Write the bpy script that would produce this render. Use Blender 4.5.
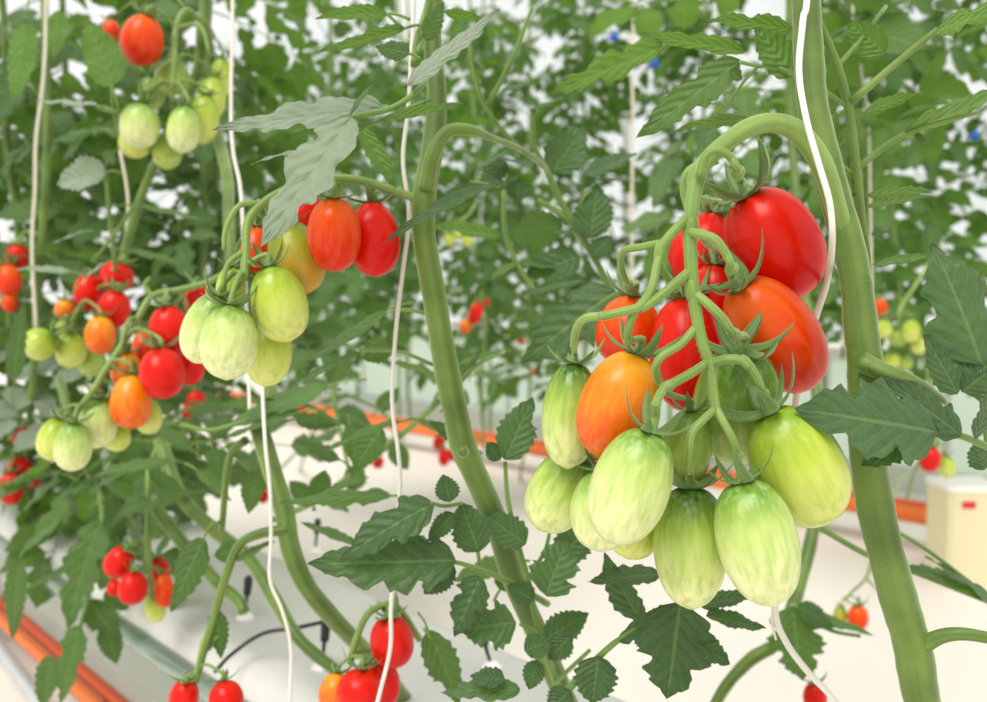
import bpy, math, random
from mathutils import Vector as V

for o in list(bpy.data.objects):
    bpy.data.objects.remove(o)
SC = bpy.context.scene
COL = SC.collection
R = math.radians

# ------------------------------------------------------------------ camera
F = 950.0
PITCH = math.atan((351 - 297) / F)
CAMZ = 0.80
cd = bpy.data.cameras.new('camera')
cam = bpy.data.objects.new('camera', cd)
COL.objects.link(cam)
cam.location = (0, 0, CAMZ)
cam.rotation_euler = (math.pi / 2 - PITCH, 0, 0)
cd.sensor_width = 36
cd.lens = 36 * F / 987
cd.clip_start = 0.02
cd.dof.use_dof = True
cd.dof.focus_distance = 0.475
cd.dof.aperture_fstop = 9.2
cd.dof.aperture_blades = 0
SC.camera = cam

# ------------------------------------------------------------------ daylight
world = bpy.data.worlds.new('sky')
SC.world = world
world.use_nodes = True
wn = world.node_tree.nodes
wl = world.node_tree.links
bg = wn['Background']
tc = wn.new('ShaderNodeTexCoord')
sx = wn.new('ShaderNodeSeparateXYZ')
rmp = wn.new('ShaderNodeValToRGB')
wl.new(tc.outputs['Generated'], sx.inputs[0])
wl.new(sx.outputs['Z'], rmp.inputs[0])
rmp.color_ramp.elements[0].position = 0.0
rmp.color_ramp.elements[0].color = (1.0, 1.0, 0.99, 1)
rmp.color_ramp.elements[1].position = 0.9
rmp.color_ramp.elements[1].color = (1, 1, 1, 1)
wl.new(rmp.outputs[0], bg.inputs[0])
bg.inputs[1].default_value = 0.92
sd = bpy.data.lights.new('sun', 'SUN')
sd.energy = 2.3
sd.angle = R(32)
sd.color = (1, 0.97, 0.92)
sun = bpy.data.objects.new('sun', sd)
COL.objects.link(sun)
sun.rotation_euler = V((0.28, 0.50, -0.82)).to_track_quat('-Z', 'Y').to_euler()
SC.view_settings.view_transform = 'Standard'
SC.view_settings.look = 'None'
SC.view_settings.gamma = 1
SC.view_settings.exposure = 0.15
SC.cycles.max_bounces = 8
SC.cycles.transparent_max_bounces = 8

# ------------------------------------------------------------------ picture -> place
RT = V((1, 0, 0))
FW = V((0, math.cos(PITCH), -math.sin(PITCH)))
UP = V((0, math.sin(PITCH), math.cos(PITCH)))
CAM = V((0, 0, CAMZ))


def P(x, y, d):
    return CAM + FW * d + RT * ((x - 493.5) / F * d) + UP * ((351 - y) / F * d)


def H(x, y, z):
    """point on the horizontal plane at height z seen at x, y"""
    r = FW + RT * ((x - 493.5) / F) + UP * ((351 - y) / F)
    return CAM + r * ((z - CAMZ) / r.z)


def CV(r, u, t):
    return RT * r + UP * u - FW * t


RD = V((-0.662, 0.749, 0)).normalized()       # along the crop rows
RN = V((0.749, 0.662, 0)).normalized()        # across, away from the camera

# ------------------------------------------------------------------ materials
MATS = {}


def new_mat(name):
    m = bpy.data.materials.new(name)
    m.use_nodes = True
    n, l = m.node_tree.nodes, m.node_tree.links
    n.clear()
    out = n.new('ShaderNodeOutputMaterial')
    b = n.new('ShaderNodeBsdfPrincipled')
    l.new(b.outputs[0], out.inputs[0])
    MATS[name] = m
    return m, n, l, b, out


def s2l(c):
    def g(x):
        x /= 255.0
        return x / 12.92 if x <= 0.04045 else ((x + 0.055) / 1.055) ** 2.4
    return (g(c[0]), g(c[1]), g(c[2]), 1)


def mix(n, l, fac, a, b, mode='MIX'):
    k = n.new('ShaderNodeMix')
    k.data_type = 'RGBA'
    k.blend_type = mode
    for s, v in ((k.inputs[0], fac), (k.inputs[6], a), (k.inputs[7], b)):
        if hasattr(v, 'is_linked'):
            l.new(v, s)
        else:
            s.default_value = v
    return k.outputs[2]


def math_n(n, l, op, a, b=None, c=None):
    k = n.new('ShaderNodeMath')
    k.operation = op
    for i, v in enumerate((a, b, c)):
        if v is None:
            continue
        if hasattr(v, 'is_linked'):
            l.new(v, k.inputs[i])
        else:
            k.inputs[i].default_value = v
    return k.outputs[0]


def ramp(n, l, fac, stops):
    k = n.new('ShaderNodeValToRGB')
    l.new(fac, k.inputs[0])
    e = k.color_ramp.elements
    while len(e) < len(stops):
        e.new(0.5)
    for q, (p, c) in zip(e, stops):
        q.position = p
        q.color = c if len(c) == 4 else (*c, 1)
    return k.outputs[0]


def plain(name, rgb, rough=0.5, spec=0.5, noise=0.0, scale=40, metal=0.0, bump=0.0):
    m, n, l, b, out = new_mat(name)
    c = s2l(rgb)
    b.inputs['Roughness'].default_value = rough
    b.inputs['Specular IOR Level'].default_value = spec
    b.inputs['Metallic'].default_value = metal
    t = n.new('ShaderNodeTexCoord')
    nz = n.new('ShaderNodeTexNoise')
    nz.inputs['Scale'].default_value = scale
    nz.inputs['Detail'].default_value = 4
    l.new(t.outputs['Object'], nz.inputs['Vector'])
    k = 1 - noise
    col = mix(n, l, nz.outputs['Fac'], (c[0] * k, c[1] * k, c[2] * k, 1), (min(1, c[0] * (1 + noise)), min(1, c[1] * (1 + noise)), min(1, c[2] * (1 + noise)), 1))
    l.new(col, b.inputs['Base Color'])
    if bump:
        bp = n.new('ShaderNodeBump')
        bp.inputs['Strength'].default_value = bump
        bp.inputs['Distance'].default_value = 0.002
        l.new(nz.outputs['Fac'], bp.inputs['Height'])
        l.new(bp.outputs[0], b.inputs['Normal'])
    return m


def leaf_mat(name, dark, light, under, vein, trans=0.3, sheen=0.25, tr_col=(120, 165, 50)):
    m, n, l, b, out = new_mat(name)
    at = n.new('ShaderNodeAttribute')
    at.attribute_name = 'lc'
    s = n.new('ShaderNodeSeparateXYZ')
    l.new(at.outputs['Vector'], s.inputs[0])
    u, v, r = s.outputs
    av = math_n(n, l, 'ABSOLUTE', v)
    # midrib and side veins
    mid = math_n(n, l, 'LESS_THAN', av, 0.045)
    wv = n.new('ShaderNodeTexNoise')
    wv.inputs['Scale'].default_value = 60
    wt = n.new('ShaderNodeTexCoord')
    l.new(wt.outputs['Object'], wv.inputs['Vector'])
    q = math_n(n, l, 'SUBTRACT', math_n(n, l, 'MULTIPLY', u, 7.0), math_n(n, l, 'MULTIPLY', av, 1.9))
    q = math_n(n, l, 'ADD', q, math_n(n, l, 'MULTIPLY_ADD', wv.outputs['Fac'], 0.5, -0.25))
    fr = math_n(n, l, 'ABSOLUTE', math_n(n, l, 'SUBTRACT', math_n(n, l, 'FRACT', math_n(n, l, 'ADD', q, 8.0)), 0.5))
    side = math_n(n, l, 'LESS_THAN', fr, 0.055)
    veins = math_n(n, l, 'MAXIMUM', mid, math_n(n, l, 'MULTIPLY', side, 0.4))
    net = n.new('ShaderNodeTexVoronoi')
    net.feature = 'DISTANCE_TO_EDGE'
    net.inputs['Scale'].default_value = 230
    l.new(wt.outputs['Object'], net.inputs['Vector'])
    netl = math_n(n, l, 'LESS_THAN', net.outputs['Distance'], 0.06)
    veins = math_n(n, l, 'MAXIMUM', veins, math_n(n, l, 'MULTIPLY', netl, 0.22))
    nz = n.new('ShaderNodeTexNoise')
    nz.inputs['Scale'].default_value = 55
    nz.inputs['Detail'].default_value = 5
    tcx = n.new('ShaderNodeTexCoord')
    l.new(tcx.outputs['Object'], nz.inputs['Vector'])
    f = math_n(n, l, 'ADD', math_n(n, l, 'MULTIPLY', r, 0.65), math_n(n, l, 'MULTIPLY', nz.outputs['Fac'], 0.4))
    top = mix(n, l, f, s2l(dark), s2l(light))
    top = mix(n, l, math_n(n, l, 'MULTIPLY', veins, 0.6), top, s2l(vein))
    und = mix(n, l, math_n(n, l, 'MULTIPLY', veins, 0.6), s2l(under), s2l(vein))
    g = n.new('ShaderNodeNewGeometry')
    col = mix(n, l, g.outputs['Backfacing'], top, und)
    l.new(col, b.inputs['Base Color'])
    b.inputs['Roughness'].default_value = 0.52
    b.inputs['Specular IOR Level'].default_value = 0.45
    b.inputs['Sheen Weight'].default_value = sheen
    b.inputs['Sheen Roughness'].default_value = 0.6
    b.inputs['Sheen Tint'].default_value = (0.9, 1, 0.9, 1)
    # puckered blade between the veins
    vr = n.new('ShaderNodeTexVoronoi')
    vr.inputs['Scale'].default_value = 190
    l.new(tcx.outputs['Object'], vr.inputs['Vector'])
    h = math_n(n, l, 'SUBTRACT', math_n(n, l, 'MULTIPLY', fr, 1.6), math_n(n, l, 'MULTIPLY', vr.outputs['Distance'], 0.35))
    h = math_n(n, l, 'ADD', h, math_n(n, l, 'MULTIPLY', math_n(n, l, 'MINIMUM', av, 0.12), 4.0))
    bp = n.new('ShaderNodeBump')
    bp.inputs['Strength'].default_value = 0.9
    bp.inputs['Distance'].default_value = 0.0012
    l.new(h, bp.inputs['Height'])
    l.new(bp.outputs[0], b.inputs['Normal'])
    t = n.new('ShaderNodeBsdfTranslucent')
    t.inputs[0].default_value = s2l(tr_col)
    l.new(bp.outputs[0], t.inputs['Normal'])
    ms = n.new('ShaderNodeMixShader')
    ms.inputs[0].default_value = trans
    l.new(b.outputs[0], ms.inputs[1])
    l.new(t.outputs[0], ms.inputs[2])
    l.new(ms.outputs[0], out.inputs[0])
    return m


leaf_mat('leaf_near', (36, 66, 30), (66, 100, 48), (84, 120, 46), (104, 134, 70), 0.18, 0.12, (110, 160, 40))
leaf_mat('leaf_pale', (92, 108, 82), (130, 144, 116), (92, 126, 58), (104, 122, 90), 0.16, 0.5)
leaf_mat('leaf_mid', (38, 70, 26), (78, 112, 48), (88, 128, 46), (112, 144, 70), 0.33, 0.15, (120, 166, 44))
leaf_mat('leaf_far', (34, 68, 24), (72, 112, 42), (86, 128, 44), (108, 142, 60), 0.34, 0.08, (116, 164, 44))


def stem_mat(name, a, b_, rough=0.5):
    m, n, l, b, out = new_mat(name)
    t = n.new('ShaderNodeTexCoord')
    nz = n.new('ShaderNodeTexNoise')
    nz.inputs['Scale'].default_value = 28
    nz.inputs['Detail'].default_value = 6
    l.new(t.outputs['Object'], nz.inputs['Vector'])
    at = n.new('ShaderNodeAttribute')
    at.attribute_name = 'lc'
    s = n.new('ShaderNodeSeparateXYZ')
    l.new(at.outputs['Vector'], s.inputs[0])
    st = math_n(n, l, 'SINE', math_n(n, l, 'MULTIPLY', s.outputs[1], 6.283 * 6))
    fac = math_n(n, l, 'ADD', nz.outputs['Fac'], math_n(n, l, 'MULTIPLY', st, 0.07))
    col = ramp(n, l, fac, [(0.25, s2l(a)), (0.7, s2l(b_))])
    n2 = n.new('ShaderNodeTexNoise')
    n2.inputs['Scale'].default_value = 170
    l.new(t.outputs['Object'], n2.inputs['Vector'])
    spots = ramp(n, l, n2.outputs['Fac'], [(0.70, (0, 0, 0, 1)), (0.78, (1, 1, 1, 1))])
    col = mix(n, l, math_n(n, l, 'MULTIPLY', spots, 0.35), col, s2l((140, 110, 50)))
    l.new(col, b.inputs['Base Color'])
    b.inputs['Roughness'].default_value = rough
    b.inputs['Sheen Weight'].default_value = 0.5
    b.inputs['Sheen Roughness'].default_value = 0.4
    b.inputs['Sheen Tint'].default_value = (0.85, 1, 0.6, 1)
    b.inputs['Subsurface Weight'].default_value = 0.0
    bp = n.new('ShaderNodeBump')
    bp.inputs['Strength'].default_value = 0.25
    bp.inputs['Distance'].default_value = 0.001
    l.new(fac, bp.inputs['Height'])
    l.new(bp.outputs[0], b.inputs['Normal'])
    return m


stem_mat('stem', (56, 84, 18), (106, 132, 50))
stem_mat('truss', (90, 122, 40), (136, 162, 80))
stem_mat('stalk', (74, 108, 34), (112, 142, 60))
stem_mat('stem_far', (84, 116, 44), (126, 150, 78))
stem_mat('calyx', (70, 104, 40), (112, 142, 66))
plain('hair', (176, 190, 130), 0.6)


def tomato_mat(name, top, mid, low, mott, streak, mfac=0.5, rough=0.28, spec=0.38, pos=(0.08, 0.35, 0.8), blotch=None):
    """flesh colour from the shoulder to the tip, with the flecks and streaks of the skin"""
    m, n, l, b, out = new_mat(name)
    at = n.new('ShaderNodeAttribute')
    at.attribute_name = 'lc'
    s = n.new('ShaderNodeSeparateXYZ')
    l.new(at.outputs['Vector'], s.inputs[0])
    oi = n.new('ShaderNodeObjectInfo')
    off = n.new('ShaderNodeVectorMath')
    off.operation = 'ADD'
    l.new(at.outputs['Vector'], off.inputs[0])
    sc = n.new('ShaderNodeCombineXYZ')
    rr = math_n(n, l, 'MULTIPLY', oi.outputs['Random'], 40.0)
    for i in range(3):
        l.new(rr, sc.inputs[i])
    l.new(sc.outputs[0], off.inputs[1])
    nz = n.new('ShaderNodeTexNoise')
    nz.inputs['Scale'].default_value = 1.6
    l.new(off.outputs[0], nz.inputs['Vector'])
    t = math_n(n, l, 'ADD', math_n(n, l, 'MULTIPLY_ADD', s.outputs[2], -0.5, 0.5),
               math_n(n, l, 'MULTIPLY_ADD', nz.outputs['Fac'], 0.3, -0.15))
    col = ramp(n, l, t, [(pos[0], s2l(top)), (pos[1], s2l(mid)), (pos[2], s2l(low))])
    if blotch:
        nb = n.new('ShaderNodeTexNoise')
        nb.inputs['Scale'].default_value = 1.1
        l.new(off.outputs[0], nb.inputs['Vector'])
        col = mix(n, l, ramp(n, l, nb.outputs['Fac'], [(0.42, (0, 0, 0, 1)), (0.62, (1, 1, 1, 1))]), col, s2l(blotch))
    # flecks stretched along the fruit
    mp = n.new('ShaderNodeMapping')
    mp.inputs['Scale'].default_value = (2.7, 2.7, 1.25)
    l.new(off.outputs[0], mp.inputs[0])
    n3 = n.new('ShaderNodeTexNoise')
    n3.inputs['Scale'].default_value = 1.7
    n3.inputs['Detail'].default_value = 2
    l.new(mp.outputs[0], n3.inputs['Vector'])
    fl = ramp(n, l, n3.outputs['Fac'], [(0.42, (0, 0, 0, 1)), (0.70, (1, 1, 1, 1))])
    col = mix(n, l, math_n(n, l, 'MULTIPLY', fl, mfac), col, s2l(mott))
    mp2 = n.new('ShaderNodeMapping')
    mp2.inputs['Scale'].default_value = (5, 5, 0.4)
    l.new(off.outputs[0], mp2.inputs[0])
    n4 = n.new('ShaderNodeTexNoise')
    n4.inputs['Scale'].default_value = 1.5
    l.new(mp2.outputs[0], n4.inputs['Vector'])
    fs = ramp(n, l, n4.outputs['Fac'], [(0.46, (0, 0, 0, 1)), (0.78, (1, 1, 1, 1))])
    col = mix(n, l, math_n(n, l, 'MULTIPLY', fs, mfac * 0.7), col, s2l(streak))
    l.new(col, b.inputs['Base Color'])
    b.inputs['Roughness'].default_value = rough
    b.inputs['Specular IOR Level'].default_value = spec
    b.inputs['Subsurface Weight'].default_value = 0.2
    b.inputs['Subsurface Radius'].default_value = (1.0, 0.6, 0.3)
    b.inputs['Subsurface Scale'].default_value = 0.004
    return m


tomato_mat('skin_red', (206, 30, 6), (214, 20, 4), (206, 10, 4), (226, 48, 8), (218, 34, 6), 0.3, spec=0.24)
tomato_mat('skin_redorange', (226, 92, 6), (224, 66, 4), (212, 34, 4), (230, 104, 12), (226, 88, 10), 0.4, spec=0.28)
tomato_mat('skin_orange', (232, 160, 18), (232, 122, 8), (222, 82, 6), (236, 156, 34), (234, 140, 24), 0.45)
tomato_mat('skin_breaker', (112, 146, 30), (160, 170, 46), (204, 150, 46), (132, 160, 44), (190, 150, 40), 0.5)
tomato_mat('skin_green', (78, 122, 28), (130, 162, 56), (178, 194, 98), (100, 142, 40), (190, 202, 114), 0.5)
tomato_mat('skin_pale', (98, 144, 40), (182, 202, 110), (224, 228, 170), (148, 180, 76), (222, 228, 164), 0.5)
tomato_mat('skin_lime', (126, 160, 30), (176, 194, 62), (210, 216, 122), (148, 176, 48), (210, 216, 116), 0.45)
tomato_mat('skin_shoulder', (40, 96, 16), (162, 188, 82), (220, 224, 158), (124, 162, 52), (208, 216, 122), 0.5, pos=(0.05, 0.40, 0.85))

plain('string', (226, 222, 212), 0.7, 0.2, 0.06, 300)
plain('string_tan', (216, 210, 188), 0.8, 0.2, 0.1, 300)
plain('pipe_orange', (226, 112, 40), 0.4, 0.4, 0.06, 6)
plain('pipe_red', (206, 84, 36), 0.45, 0.4, 0.08, 6)
plain('film_white', (206, 205, 198), 0.25, 0.6, 0.06, 9, bump=0.3)
plain('gutter_side', (150, 166, 150), 0.25, 0.7, 0.05, 12, metal=0.5)
plain('black_plastic', (26, 26, 28), 0.4)
plain('white_plastic', (240, 238, 232), 0.35)
plain('box_cream', (226, 216, 176), 0.5, 0.4, 0.03, 6)
plain('label_red', (206, 32, 52), 0.5)
plain('clip_blue', (30, 92, 190), 0.4)
plain('mullion', (216, 220, 214), 0.5)
plain('steel', (200, 204, 204), 0.4, 0.5, 0.05, 10, metal=0.5)


def floor_mat():
    m, n, l, b, out = new_mat('floor_sheet')
    t = n.new('ShaderNodeTexCoord')
    nz = n.new('ShaderNodeTexNoise')
    nz.inputs['Scale'].default_value = 3
    nz.inputs['Detail'].default_value = 6
    l.new(t.outputs['Object'], nz.inputs['Vector'])
    br = n.new('ShaderNodeTexBrick')
    br.inputs['Scale'].default_value = 1.0
    br.inputs['Brick Width'].default_value = 0.012
    br.inputs['Row Height'].default_value = 0.008
    br.inputs['Mortar Size'].default_value = 0.0008
    br.inputs['Color1'].default_value = s2l((240, 232, 222))
    br.inputs['Color2'].default_value = s2l((236, 228, 218))
    br.inputs['Mortar'].default_value = s2l((226, 216, 206))
    l.new(t.outputs['Object'], br.inputs['Vector'])
    col = mix(n, l, nz.outputs['Fac'], br.outputs[0], s2l((236, 227, 217)))
    l.new(col, b.inputs['Base Color'])
    b.inputs['Roughness'].default_value = 0.6


floor_mat()


def wall_mat():
    m, n, l, b, out = new_mat('sheet_wall')
    b.inputs['Base Color'].default_value = s2l((240, 250, 240))
    b.inputs['Roughness'].default_value = 0.35
    t = n.new('ShaderNodeBsdfTranslucent')
    t.inputs[0].default_value = s2l((244, 254, 246))
    ms = n.new('ShaderNodeMixShader')
    ms.inputs[0].default_value = 0.65
    l.new(b.outputs[0], ms.inputs[1])
    l.new(t.outputs[0], ms.inputs[2])
    l.new(ms.outputs[0], out.inputs[0])


wall_mat()


def glass_mat():
    m, n, l, b, out = new_mat('glass')
    t = n.new('ShaderNodeBsdfTransparent')
    t.inputs[0].default_value = (0.97, 0.985, 0.975, 1)
    g = n.new('ShaderNodeBsdfGlossy')
    g.inputs['Roughness'].default_value = 0.05
    ms = n.new('ShaderNodeMixShader')
    ms.inputs[0].default_value = 0.05
    l.new(t.outputs[0], ms.inputs[1])
    l.new(g.outputs[0], ms.inputs[2])
    l.new(ms.outputs[0], out.inputs[0])


glass_mat()

# ------------------------------------------------------------------ mesh helpers


class MB:
    def __init__(self):
        self.v, self.f, self.a, self.mi = [], [], [], []
        self.cur = 0

    def add(self, vs, fs, at):
        b = len(self.v)
        self.v.extend(vs)
        self.f.extend([tuple(i + b for i in q) for q in fs])
        self.a.extend(at)
        self.mi.extend([self.cur] * len(fs))

    def mesh(self, name, mat, origin=None):
        o = origin or V((0, 0, 0))
        me = bpy.data.meshes.new(name)
        me.from_pydata([tuple(p - o) for p in self.v], [], self.f)
        a = me.attributes.new('lc', 'FLOAT_VECTOR', 'POINT')
        flat = []
        for q in self.a:
            flat.extend(q)
        a.data.foreach_set('vector', flat)
        me.polygons.foreach_set('use_smooth', [True] * len(me.polygons))
        for q in (mat if isinstance(mat, (tuple, list)) else (mat,)):
            me.materials.append(MATS[q])
        if any(self.mi):
            me.polygons.foreach_set('material_index', self.mi)
        me.update()
        return me

    def build(self, name, mat, parent=None, origin=None):
        if origin is None and parent is not None:
            origin = parent.location.copy()
            q = parent.parent
            while q is not None:
                origin += q.location
                q = q.parent
        o = bpy.data.objects.new(name, self.mesh(name, mat, origin))
        COL.objects.link(o)
        if parent is not None:
            o.parent = parent
        elif origin is not None:
            o.location = origin
        return o


def spline(pts, n):
    """Catmull-Rom through pts (tuples of Vector, radius) with n steps per span"""
    out = []
    m = len(pts)
    if m == 2:
        n = max(2, n)
    for i in range(m - 1):
        p1, p2 = pts[i], pts[i + 1]
        p0 = pts[i - 1] if i else (p1[0] * 2 - p2[0], p1[1])
        p3 = pts[i + 2] if i + 2 < m else (p2[0] * 2 - p1[0], p2[1])
        for k in range(n):
            t = k / n
            t2, t3 = t * t, t * t * t
            q = 0.5 * ((2 * p1[0]) + (p2[0] - p0[0]) * t + (2 * p0[0] - 5 * p1[0] + 4 * p2[0] - p3[0]) * t2 + (3 * p1[0] - p0[0] - 3 * p2[0] + p3[0]) * t3)
            out.append((q, p1[1] * (1 - t) + p2[1] * t))
    out.append(pts[-1])
    return out


def tube(mb, pts, seg=8, n=5, cap=True, smooth=True, wob=0.0):
    """round tube through (point, radius) pairs"""
    ps = spline(pts, n) if smooth else pts
    m = len(ps)
    vs, fs, at = [], [], []
    t0 = (ps[1][0] - ps[0][0]).normalized()
    nx = t0.orthogonal().normalized()
    for i, (c, r) in enumerate(ps):
        a = ps[max(0, i - 1)][0]
        b = ps[min(m - 1, i + 1)][0]
        t = (b - a)
        t = t.normalized() if t.length > 1e-9 else t0
        nx = nx - t * nx.dot(t)
        nx = nx.normalized() if nx.length > 1e-9 else t.orthogonal().normalized()
        ny = t.cross(nx)
        if wob:
            r = r * (1 + wob * math.sin(i * 1.7 + c.x * 90) * 0.6 + wob * math.sin(i * 0.6))
        for k in range(seg):
            w = 2 * math.pi * k / seg
            vs.append(c + nx * (math.cos(w) * r) + ny * (math.sin(w) * r))
            at.append((i / (m - 1), k / seg, 0.5))
    for i in range(m - 1):
        for k in range(seg):
            k2 = (k + 1) % seg
            fs.append((i * seg + k, i * seg + k2, (i + 1) * seg + k2, (i + 1) * seg + k))
    if cap:
        fs.append(tuple(range(seg - 1, -1, -1)))
        fs.append(tuple((m - 1) * seg + k for k in range(seg)))
    mb.add(vs, fs, at)


def pxl(pts, d=None, r=None):
    """[(x, y[, d[, diameter in px]])] -> [(Vector, radius)]"""
    out = []
    for p in pts:
        dd = p[2] if len(p) > 2 and p[2] is not None else d
        w = p[3] if len(p) > 3 else r
        out.append((P(p[0], p[1], dd), w * dd / F / 2))
    return out


def bar(mb, c, ux, uy, uz, sx_, sy_, sz_, bev=0.0):
    """box with half sizes; chamfered along uz when bev"""
    if bev:
        sh = [(-sx_ + bev, -sy_), (sx_ - bev, -sy_), (sx_, -sy_ + bev), (sx_, sy_ - bev), (sx_ - bev, sy_), (-sx_ + bev, sy_), (-sx_, sy_ - bev), (-sx_, -sy_ + bev)]
    else:
        sh = [(-sx_, -sy_), (sx_, -sy_), (sx_, sy_), (-sx_, sy_)]
    k = len(sh)
    vs = [c + ux * a + uy * b - uz * sz_ for a, b in sh] + [c + ux * a + uy * b + uz * sz_ for a, b in sh]
    fs = [tuple(range(k - 1, -1, -1)), tuple(range(k, 2 * k))]
    for i in range(k):
        j = (i + 1) % k
        fs.append((i, j, k + j, k + i))
    mb.add(vs, fs, [(0, 0, 0)] * (2 * k))


def flat(o):
    o.data.polygons.foreach_set('use_smooth', [False] * len(o.data.polygons))
    return o


def tag(o, label=None, cat=None, group=None, kind=None):
    if label:
        o['label'] = label
    if cat:
        o['category'] = cat
    if group:
        o['group'] = group
    if kind:
        o['kind'] = kind
    return o


def empty(name, loc, label=None, cat=None, group=None):
    o = bpy.data.objects.new(name, None)
    COL.objects.link(o)
    o.location = loc
    o.empty_display_size = 0.02
    return tag(o, label, cat, group)


# ------------------------------------------------------------------ leaves


def leaflet(mb, rnd, base, tip, width, nrm, nu=26, nv=3, teeth=7, tdepth=0.16, lobes=0, ldepth=0.4,
            droop=0.12, fold=0.18, peak=0.36, ripple=0.03, bend=0.0, th=0.0):
    """one tomato leaflet: ovate, toothed or lobed, folded along its midrib and drooping"""
    ax = tip - base
    L = ax.length
    X = ax.normalized()
    N = nrm - X * nrm.dot(X)
    if N.length < 1e-4:
        N = X.orthogonal()
    N.normalize()
    Y = N.cross(X)
    ph = rnd.random() * 6.28
    tone = rnd.random()
    ph2 = rnd.random()
    vs, at, fs = [], [], []
    ea, eb = peak / (1 - peak) * 0.95, 0.95
    mx = (peak ** ea) * ((1 - peak) ** eb)
    cols = 2 * nv + 1
    for i in range(nu + 1):
        u = i / nu
        w0 = (max(u, 0.0) ** ea) * ((1 - u) ** eb) / mx if 0 < u < 1 else 0.0
        w0 = max(w0, 0.012)
        for j in range(cols):
            v = (j - nv) / nv
            sgn = 1 if v >= 0 else -1
            uu = u * teeth + (ph2 if sgn > 0 else ph2 * 0.5 + 0.4)
            fr = uu - math.floor(uu)
            tooth = 1 - tdepth * (fr if fr > 0.25 else 1 - fr * 3) * min(1.0, 4 * (1 - u) + 0.3)
            if lobes:
                ul = u * lobes + (0.12 if sgn > 0 else 0.42)
                fl = ul - math.floor(ul)
                tooth *= 1 - ldepth * math.exp(-((fl - 0.12) / 0.16) ** 2) * (1 if u < 0.86 else 0.3)
            av = abs(v)
            w = w0 * (1 + (tooth - 1) * av) * width / 2
            x = u * L + av * w * 0.22 * (1 if u < 0.9 else 0) - L * 0.5 * w0 * av * 0.05
            z = -droop * L * (u * u - u * 0.15) + fold * av * w * 1.2
            z -= 0.22 * av * av * w * (0.6 + 0.4 * math.sin(ph + 3 * u))
            z += ripple * width * av * math.sin(u * 15 + ph * sgn + sgn)
            z += 0.012 * L * math.sin(u * teeth * 6.28) * av * (1 - av) * 2
            sy = v * w + bend * L * u * u
            p = base + X * x + Y * sy + N * z
            vs.append(p)
            at.append((u, v, tone))
    for i in range(nu):
        for j in range(cols - 1):
            a = i * cols + j
            fs.append((a, a + cols, a + cols + 1, a + 1))
    # winding: X then Y -> normal N
    mb.add(vs, fs, at)


def auto_leaf(mb, rnd, base, tip, up, wid=0.42, pairs=3, droop=0.18, nu=12, nv=2, rad=0.0022, seg=5, tdepth=0.2, lob=True):
    """compound leaf: a drooping rachis with pairs of leaflets, small ones between and a big end leaflet"""
    ax = tip - base
    L = ax.length
    X = ax.normalized()
    N = (up - X * up.dot(X))
    N = N.normalized() if N.length > 1e-4 else X.orthogonal()
    Y = N.cross(X)
    sway = rnd.uniform(-0.08, 0.08) * L

    def pt(t):
        return base + X * (t * L) + N * (L * droop * (t * 0.9 - 1.6 * t * t) * 1.0) + Y * (sway * math.sin(t * 3))
    mb.cur = 1
    tube(mb, [(pt(t / 4 * 0.8), rad * (1 - 0.16 * t)) for t in range(5)], seg, 2, False)
    mb.cur = 0
    ll = L * wid
    st = []
    for k in range(pairs):
        t = 0.28 + 0.5 * k / max(1, pairs - 1) if pairs > 1 else 0.5
        st.append((t, 1.0 if k else 0.85))
        if k < pairs - 1 and nu > 8:
            st.append((t + 0.25 / pairs * 1.0, 0.33))
    for t, s in st:
        for sg in (-1, 1):
            if rnd.random() < 0.06:
                continue
            tt = t + rnd.uniform(-0.02, 0.02)
            b = pt(tt)
            a = R(rnd.uniform(48, 78))
            dr = X * math.cos(a) + Y * (sg * math.sin(a)) + N * rnd.uniform(-0.45, 0.1)
            q = b + dr.normalized() * (ll * s * rnd.uniform(0.8, 1.1))
            st_ = b + (q - b) * 0.14
            if nu > 8:
                mb.cur = 1
                tube(mb, [(b, rad * 0.5), (st_, rad * 0.4)], 4, 1, False)
                mb.cur = 0
            leaflet(mb, rnd, st_, q, ll * s * rnd.uniform(0.5, 0.66), N + V((rnd.uniform(-.3, .3), rnd.uniform(-.3, .3), rnd.uniform(-.1, .3))), nu, nv,
                    5, tdepth, 2 if lob and s > 0.8 else 0, 0.3, rnd.uniform(0.05, 0.3), rnd.uniform(0.1, 0.4))
    b = pt(0.8)
    leaflet(mb, rnd, b, pt(1.0) + X * ll * 0.35 + N * (-0.1 * ll), ll * 0.72, N, nu, nv, 6, tdepth, 3 if lob else 0, 0.35, 0.2, 0.25)


FACE = {  # how the blade is turned: (right, up, towards the camera)
    'f': (0, 0.45, 0.9), 'u': (0, 0.95, 0.35), 'b': (0, 0.55, -0.85), 'l': (-0.7, 0.4, 0.6), 'r': (0.7, 0.4, 0.6), 'd': (0.0, 0.93, -0.35), 'ff': (0, 0.1, 1)}


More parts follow.
